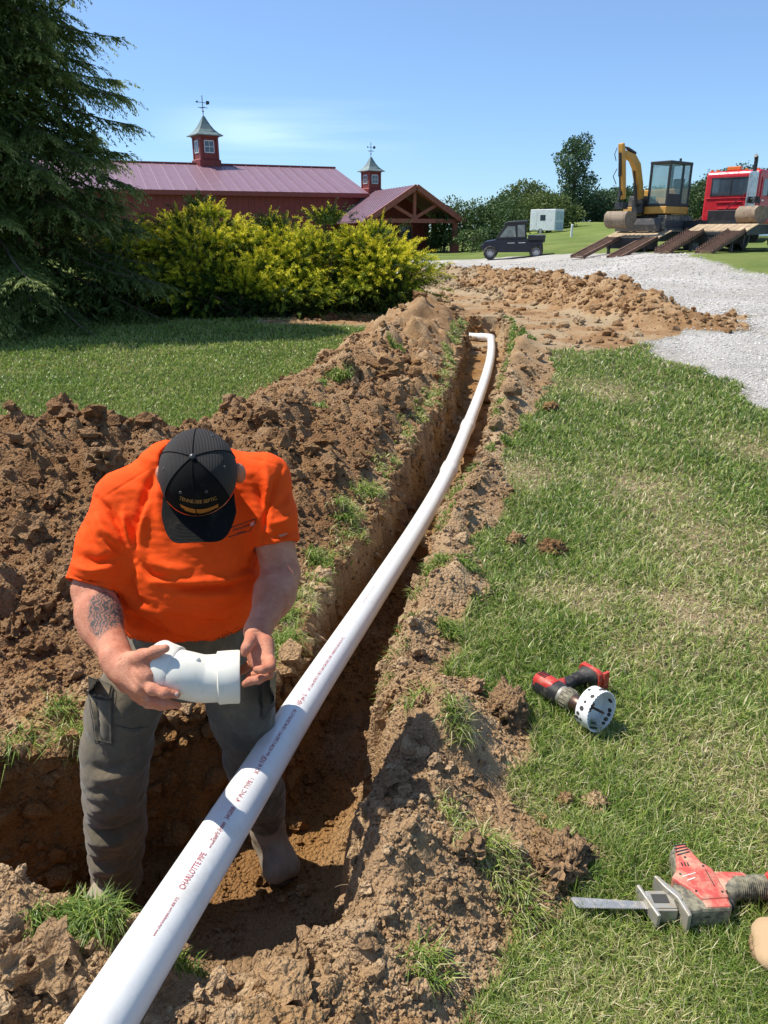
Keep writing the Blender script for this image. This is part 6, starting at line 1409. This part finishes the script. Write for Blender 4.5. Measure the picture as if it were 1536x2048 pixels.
# ---- excavator on trailer 1 (local: +x the way it faces)
ex_loc = t1[1] + Matrix.Rotation(hd1, 3, 'Z') @ Vector((4.15, 0.15, t1[4] + .02)); ex = empty('excavator', tuple(ex_loc), hd1 + math.pi, label='yellow mini excavator parked on the trailer with its bucket down on the deck', cat='excavator', scale=(.92,) * 3)
for sg in (-1, 1):
    b = MB(); poly = [(-1.15, .12), (-.95, .0), (.95, .0), (1.18, .14), (1.28, .34), (1.18, .55), (.95, .64), (-.95, .64), (-1.2, .52), (-1.28, .32)]
    b.prism(poly, sg * .92 - .21, sg * .92 + .21, 'y')
    for k in range(26):
        f = k / 26; P0 = poly; Lp = sum(math.dist(P0[i], P0[(i + 1) % 10]) for i in range(10)); dd = f * Lp; i = 0
        while dd > math.dist(P0[i], P0[(i + 1) % 10]): dd -= math.dist(P0[i], P0[(i + 1) % 10]); i += 1
        q = dd / math.dist(P0[i], P0[(i + 1) % 10]); X = P0[i][0] * (1 - q) + P0[(i + 1) % 10][0] * q; Z = P0[i][1] * (1 - q) + P0[(i + 1) % 10][1] * q; b.cbox((X * 1.015, sg * .92, .32 + (Z - .32) * 1.07), (.07, .43, .05))
    tk = b.build('track', TRKM, ex, bevel=.02)
    b = MB(); b.prism([(-1.0, .16), (.95, .16), (1.02, .34), (.95, .48), (-1.0, .48)], sg * .92 - .225, sg * .92 + .225, 'y'); b.build('track_frame', DGRY, tk)
b = MB(); b.box((-.8, -.75, .25), (.8, .75, .58)); b.cyl((0, 0, .55), (0, 0, .74), .62, 24); b.build('undercarriage', DGRY, ex)
b = MB(); b.prism([(1.30, .10), (1.42, .02), (1.46, .30), (1.40, .55), (1.34, .50)], -1.1, 1.1, 'y'); b.beam((.6, .4, .35), (1.35, .4, .3), .14); b.beam((.6, -.4, .35), (1.35, -.4, .3), .14); b.build('dozer_blade', DGRY, ex)
b = MB(); b.prism([(1.02, -1.05), (1.02, 1.08), (-.6, 1.08), (-1.15, .85), (-1.3, .3), (-1.3, -.3), (-1.15, -.85), (-.6, -1.05)], .74, 1.04, 'z'); b.build('turntable_deck', YELP, ex, bevel=.03)
b = MB(); b.prism([(-.35, -1.0), (-.35, 1.02), (-.75, 1.02), (-1.2, .8), (-1.33, .3), (-1.33, -.3), (-1.2, -.8), (-.75, -1.0)], 1.04, 1.80, 'z'); b.build('engine_cover', YELP, ex, bevel=.05)
b = MB(); b.box((-.3, -1.0, 1.04), (.75, -.25, 1.5)); b.build('hose_bay', DGRY, ex, bevel=.04)
b = MB(); b.tube([(.55, -.4, 1.5), (.55, -.4, 1.72), (.55, -.85, 1.72), (.55, -.85, 1.5)], .03, 8); b.build('grab_rail', BLKP, ex, smooth=True)
# cab: frame posts, glass, roof, seat
cz0, cz1 = 1.04, 2.78; CB = (-.78, .10, .98, 1.06)   # x0,y0,x1,y1
cab = bpy.data.objects.new('cab', None); COL.objects.link(cab); cab.parent = ex; cab.empty_display_size = .1
b = MB()
for (x, y) in ((.95, .14), (.95, 1.02), (-.10, 1.02), (-.72, 1.02), (-.72, .14)): b.cbox((x, y, (cz0 + cz1) / 2), (.10, .09, cz1 - cz0))
b.box((-.78, .08, cz0), (1.0, 1.07, cz0 + .12)); b.box((-.78, .08, cz1 - .06), (1.0, 1.07, cz1 + .06)); b.box((-.1, 1.0, cz0), (.95, 1.05, cz0 + .5)); b.build('frame', BLKP, cab, bevel=.02)
b = MB(); b.box((-.05, 1.025, cz0 + .45), (.92, 1.035, cz1 - .08)); b.box((-.68, 1.025, cz0 + .1), (-.15, 1.035, cz1 - .08)); b.box((.955, .18, cz0 + .1), (.965, 1.0, cz1 - .08)); b.box((-.735, .18, cz0 + .7), (-.725, 1.0, cz1 - .08)); b.box((-.7, .125, cz0 + .4), (.9, .135, cz1 - .08))
t = NT('cab_glass'); t.color((.22, .42, .42)); t.rough(.05); t.set(Alpha=.28); t.b.inputs['Specular IOR Level'].default_value = .8; b.build('glazing', t.m, cab)
b = MB(); b.box((-.55, .35, 1.2), (0.0, .85, 1.55)); b.box((-.65, .35, 1.5), (-.48, .85, 2.2)); b.build('seat', BLKP, cab, bevel=.05)
b = MB(); b.cyl((.1, .95, cz1 + .05), (.1, .95, cz1 + .18), .05, 12); b.build('beacon', BLKP, cab)
def boxbeam(mb, pts, ws, hs, yc=-.22):
    """plate beam along points in the x-z plane: half height perpendicular"""
    up, dn = [], []
    for i, p in enumerate(pts):
        a = pts[max(i - 1, 0)]; c = pts[min(i + 1, len(pts) - 1)]; d = Vector((c[0] - a[0], c[1] - a[1])).normalized(); nn = Vector((-d.y, d.x)); up.append((p[0] + nn.x * hs[i], p[1] + nn.y * hs[i])); dn.append((p[0] - nn.x * hs[i], p[1] - nn.y * hs[i]))
    mb.prism(up + dn[::-1], yc - ws / 2, yc + ws / 2, 'y')
b = MB(); b.box((.75, -.48, .75), (1.25, .04, 1.35)); b.build('swing_bracket', BLKP, ex, bevel=.03)
bo = MB(); boxbeam(bo, [(1.05, 1.15), (1.28, 1.95), (1.60, 2.65), (1.95, 2.95), (2.60, 3.10)], .26, [.12, .16, .18, .15, .10]); boom = bo.build('boom', YELP, ex, bevel=.02)
b = MB(); b.cyl((1.30, -.22, 1.05), (1.55, -.22, 1.9), .075, 12); b.cyl((1.55, -.22, 1.9), (1.72, -.22, 2.45), .04, 10); b.build('boom_cylinder', BLKP, boom, auto=40)
b = MB(); b.cyl((1.78, -.22, 3.14), (2.38, -.22, 3.30), .07, 12); b.cyl((2.38, -.22, 3.30), (2.76, -.22, 3.38), .035, 10); b.build('stick_cylinder', BLKP, boom, auto=40)
sb_ = MB(); boxbeam(sb_, [(2.84, 3.46), (2.72, 3.06), (2.52, 2.1), (2.36, 1.32)], .22, [.08, .13, .11, .09]); stick = sb_.build('stick', YELP, ex, bevel=.02)
b = MB(); b.cyl((2.86, -.22, 3.1), (2.74, -.22, 2.2), .065, 12); b.cyl((2.74, -.22, 2.2), (2.62, -.22, 1.65), .035, 10); b.build('bucket_cylinder', BLKP, stick, auto=40)
b = MB(); b.tube([(2.92, -.35, 3.3), (3.02, -.38, 3.05), (2.90, -.36, 2.8)], .018, 6); b.tube([(2.80, -.35, 2.5), (2.98, -.38, 2.2), (2.74, -.36, 1.9)], .018, 6); b.build('hose', BLKP, stick, auto=40)
b = MB(); b.beam((2.60, -.22, 1.65), (2.66, -.22, 1.25), .10); b.beam((2.34, -.22, 1.45), (2.62, -.22, 1.60), .10); b.box((2.22, -.42, .92), (2.62, -.02, 1.2)); b.build('linkage', BLKP, stick, bevel=.01)
def bucket(mb, w=1.1, s=1.0, M=None):
    out = [(-.42, .52), (.30, .58), (.50, .40), (.52, .12), (.36, -.14), (.08, -.24), (-.20, -.16), (-.38, .02), (-.50, .20)]; inn = [(-.36, .46), (.26, .52), (.44, .36), (.46, .14), (.32, -.08), (.08, -.18), (-.17, -.11), (-.34, .06)]
    mb.prism([(x * s, z * s) for x, z in out], -w / 2, w / 2, 'y', M)
    for k in range(5): yy = -w / 2 + (k + .5) * w / 5; mb.cbox((-.52 * s, yy, .22 * s), (.16, .07, .05), M)
b = MB(); bucket(b, 1.05, .86, Matrix.Translation((2.40, -.22, .34))); b.build('bucket', BKT, ex, auto=55)
# ---- loose junk behind the tracks and a spare bucket on trailer 2
rj = random.Random(8); M1 = Matrix.Rotation(hd1, 3, 'Z')
jl = t1[1] + M1 @ Vector((7.2, -.1, t1[4] + .09)); jb = empty('scrap_pile', tuple(jl), hd1, label='heap of rusty chains and bars on the trailer behind the excavator tracks', cat='scrap')
b = MB()
for k in range(26): p = Vector((rj.uniform(-.5, .6), rj.uniform(-.9, .9), rj.uniform(.02, .35))); q = p + Vector((rj.uniform(-.6, .6), rj.uniform(-.6, .6), rj.uniform(-.1, .3))); q.z = max(.02, q.z); b.tube([p, (p + q) / 2 + Vector((0, 0, .05)), q], rj.uniform(.015, .05), 6)
b.build('bars', RUST, jb, smooth=True); b = MB()
for k in range(40): a = k * .4; b.lathe([(.04, -.01), (.055, 0), (.04, .01)], 8, Matrix.Translation((.25 + .02 * k - .4, .4 * math.sin(a * .6), .06 + .10 * abs(math.sin(a)))) @ Matrix.Rotation(a, 4, 'X'))
b.build('chain', RUST, jb, smooth=True)
sl_ = t2[1] + Matrix.Rotation(hd2, 3, 'Z') @ Vector((4.4, -.35, t2[4] + .26)); sp = empty('spare_bucket', tuple(sl_), hd2 + R(160), label='muddy spare digging bucket lying on the planks of the truck trailer', cat='bucket')
b = MB(); bucket(b, .95, .80); b.build('shell', BKT, sp, auto=55); b = MB(); b.prism([(-.1, .55), (.25, .58), (.2, .80), (.0, .80)], -.2, -.12, 'y'); b.prism([(-.1, .55), (.25, .58), (.2, .80), (.0, .80)], .12, .2, 'y'); b.cyl((.1, -.2, .7), (.1, .2, .7), .05, 10); b.build('ear', BLKP, sp)
# ---- red truck ahead of trailer 2 (local +x forward)
tk_loc = t2[1] + Matrix.Rotation(hd2, 3, 'Z') @ Vector((6.7, 1.75, 0)); tz = float(base(tk_loc.x, tk_loc.y)); tk_loc.z = tz
tr = empty('red_truck', tuple(tk_loc), R(44), label='red truck cab with a chrome exhaust stack facing away beyond the ramps', cat='truck')
b = MB()
for sg in (-1, 1): b.box((-2.6, sg * .42 - .05, .72), (4.6, sg * .42 + .05, .98))
b.build('chassis', BLKP, tr); b = MB(); b.prism([(0, 1.0), (1.75, 1.0), (1.75, 2.35), (1.55, 2.98), (1.3, 3.10), (.12, 3.10), (0, 2.98)], -1.12, 1.12, 'y'); b.build('cab', TRED, tr, bevel=.09)
b = MB(); b.prism([(1.7, 1.0), (3.9, .95), (3.95, 1.75), (3.8, 1.95), (1.7, 2.15)], -.88, .88, 'y'); b.build('bonnet', TRED, tr, bevel=.10)
b = MB(); b.box((-.015, -.80, 2.16), (.0, .80, 2.80)); b.build('rear_window', WING, tr); b = MB()
for (z0, z1) in ((2.12, 2.16), (2.80, 2.84)): b.box((-.03, -.86, z0), (-.002, .86, z1))
for y in (-.84, .80, -.02): b.box((-.03, y, 2.14), (-.002, y + .04, 2.82))
b.build('window_seal', BLKP, tr); b = MB(); b.box((-.035, -.55, 1.85), (-.002, .55, 1.90)); b.box((-.035, -.45, 1.60), (-.002, .45, 1.65)); b.box((-.035, -1.0, 2.02), (-.002, 1.0, 2.05)); b.build('pressed_rib', TRED, tr, bevel=.01)
for sg in (-1, 1):
    b = MB(); b.prism([(.30, 1.15), (1.55, 1.15), (1.55, 2.3), (1.40, 2.82), (.30, 2.82)], sg * 1.125, sg * 1.150, 'y'); dr_ = b.build('door', TRED, tr); b = MB(); b.prism([(.42, 2.12), (1.46, 2.12), (1.36, 2.74), (.42, 2.74)], sg * 1.152, sg * 1.160, 'y'); b.build('door_window', WING, dr_); b = MB(); b.box((.40, min(sg * 1.15, sg * 1.18), 1.9), (.58, max(sg * 1.15, sg * 1.18), 1.95)); b.build('handle', CHR, dr_)
    b = MB(); b.box((1.55, sg * 1.35 - .05, 2.1), (1.65, sg * 1.35 + .12, 2.65)); b.beam((1.5, sg * 1.12, 2.5), (1.6, sg * 1.35, 2.5), .03); b.build('mirror', BLKP, tr)
    wheel(tr, 3.0, sg * .98, .52, .52, .30, side=sg); wheel(tr, -.9, sg * .98, .52, .52, .56, side=sg, dual=True)
    b = MB(); b.cyl((.5, sg * .95, .55), (1.6, sg * .95, .55), .30, 18); b.build('fuel_tank', CHR, tr, auto=40)
b = MB(); b.cyl((-.25, -.98, 1.25), (-.25, -.98, 3.0), .16, 18)
for k in range(12): a = math.tau * k / 12; b.cyl((-.25 + .165 * math.cos(a), -.98 + .165 * math.sin(a), 1.3), (-.25 + .165 * math.cos(a), -.98 + .165 * math.sin(a), 2.95), .018, 5)
ex_s = b.build('exhaust_shield', CHR, tr, auto=40); b = MB(); b.tube([(-.25, -.98, 3.0), (-.25, -.98, 3.40), (-.27, -.98, 3.52), (-.36, -.98, 3.58)], .075, 12); b.build('exhaust_tip', BLKP, ex_s, smooth=True)
b = MB(); b.cbox((.5, .15, 3.20), (.28, .55, .16)); b.build('beacon', TAIL, tr, bevel=.03)
for y in (-.9, -.45, .75, 1.0): b = MB(); b.cbox((.25, y, 3.13), (.10, .12, .07)); b.build('marker_lamp', TAIL, tr)
b = MB(); b.box((-2.6, -.95, 1.0), (-.4, .95, 1.12)); b.box((-2.65, -1.0, .75), (-2.5, 1.0, 1.1)); b.build('hitch_deck', BLKP, tr); b = MB(); b.box((-.55, -.9, 1.10), (-.40, .6, 1.55)); b.build('headboard', BLKP, tr, bevel=.02)
b = MB(); b.beam((-.45, .0, 1.5), (-.05, -.7, 2.2), .05); b.build('stay', TRED, tr)
# ---- utility vehicle, side on, nose to the left
ux, uy, uz = at_px(1028, 516); ut = empty('utility_vehicle', (ux, uy, uz), R(172), label='dark blue crew utility vehicle with zipped soft doors parked side on', cat='utility vehicle', scale=(.87,) * 3)
ut.rotation_euler = (R(-2.0), R(1.5), R(170))
NAVY = mat('navy_paint', (.012, .015, .028), .4, dirt=.12, dirtcol=(.08, .08, .1)); VIN = mat('clear_vinyl', (.24, .27, .25), .25, var=.4, vscale=5)
b = MB(); b.prism([(-1.55, .42), (-1.5, .95), (-.62, .98), (-.62, 1.0), (.95, 1.0), (1.55, .92), (1.72, .74), (1.70, .50), (1.2, .36), (-1.0, .32)], -.70, .70, 'y'); bd = b.build('body', NAVY, ut, bevel=.05)
b = MB(); b.prism([(-.66, .98), (-.60, 1.86), (.48, 1.80), (1.02, 1.02), (1.02, .96), (-.66, .96)], -.64, .64, 'y'); b.build('soft_cab', BLKP, ut, bevel=.05)
b = MB(); b.prism([(-.72, 1.84), (-.66, 1.93), (.40, 1.90), (.58, 1.80)], -.70, .70, 'y'); b.build('roof', BLKP, ut, bevel=.03)
for sg in (-1, 1):
    for k, poly in enumerate(([(-.08, 1.12), (-.02, 1.66), (.38, 1.68), (.80, 1.12)], [(-.56, 1.12), (-.52, 1.72), (-.16, 1.72), (-.18, 1.12)])): b = MB(); b.prism(poly, sg * .645, sg * .655, 'y'); b.build('side_window', VIN, ut)
    for poly in ([(-.08, .40), (-.10, .98), (.88, .98), (.92, .60), (.80, .40)], [(-.66, .40), (-.64, .98), (-.14, .98), (-.12, .40)]): b = MB(); b.prism(poly, sg * .705, sg * .72, 'y'); d_ = b.build('door', NAVY, ut); b = MB(); b.cbox((poly[0][0] + .25, sg * .725, .82), (.38, .012, .035)); b.build('handle_strip', CHR, d_)
    for wx in (1.28, -1.18): wheel(ut, wx, sg * .66, .34, .36, .26, side=sg)
b = MB(); b.prism([(-1.62, .80), (-1.66, 1.16), (-.72, 1.16), (-.72, .80)], -.70, .70, 'y'); b.build('cargo_bed', BLKP, ut, bevel=.02); b = MB(); b.prism([(1.58, .60), (1.80, .58), (1.80, .74), (1.60, .80)], -.6, .6, 'y'); b.build('front_bumper', BLKP, ut, bevel=.02)
b = MB(); b.cbox((1.62, -.45, .86), (.08, .2, .08)); b.cbox((1.62, .45, .86), (.08, .2, .08)); b.build('headlamps', WING, ut)
# ---- white camper in the field
cx_, cy_ = (1091 - 768) / FPX * 84 / 1.06, 84; cpz = float(base(cx_, cy_)); cp = empty('camper', (cx_, cy_, cpz - .2), R(-38), label='small white camper standing in the field behind the utility vehicle', cat='camper', scale=(.88,) * 3)
CW = mat('camper_white', (.74, .76, .77), .5); CBLU = mat('camper_panel', (.40, .50, .55), .5)
b = MB(); b.box((-1.6, -1.1, .45), (1.6, 1.1, 2.75)); b.build('body', CW, cp, bevel=.06)
b = MB(); b.box((-.3, -1.115, 1.55), (.35, -1.10, 2.15)); b.build('window', WING, cp); b = MB(); b.box((-1.35, -1.115, .6), (-.75, -1.10, 2.4)); b.build('door', CW, cp)
for (y0, z0, z1) in ((-.95, 1.55, 2.5), (.05, 1.55, 2.5), (-.95, .6, 1.4), (.05, .6, 1.4)): b = MB(); b.box((1.60, y0, z0), (1.615, y0 + .9, z1)); b.build('panel', CBLU, cp)
for sg in (-1, 1): wheel(cp, -.2, sg * 1.0, .36, .36, .2, side=sg)
px_, py_ = (1142 - 768) / FPX * 70 / 1.06, 70; b = MB(); b.cyl((0, 0, -.2), (0, 0, .95), .10, 12); b.lathe([(.10, .95), (.07, 1.02), (.0, 1.04)], 12); o = b.build('marker_post', CW, None, auto=40); o.location = (px_, py_, float(base(px_, py_))); tag(o, 'short white marker post standing alone in the mown field', 'post')
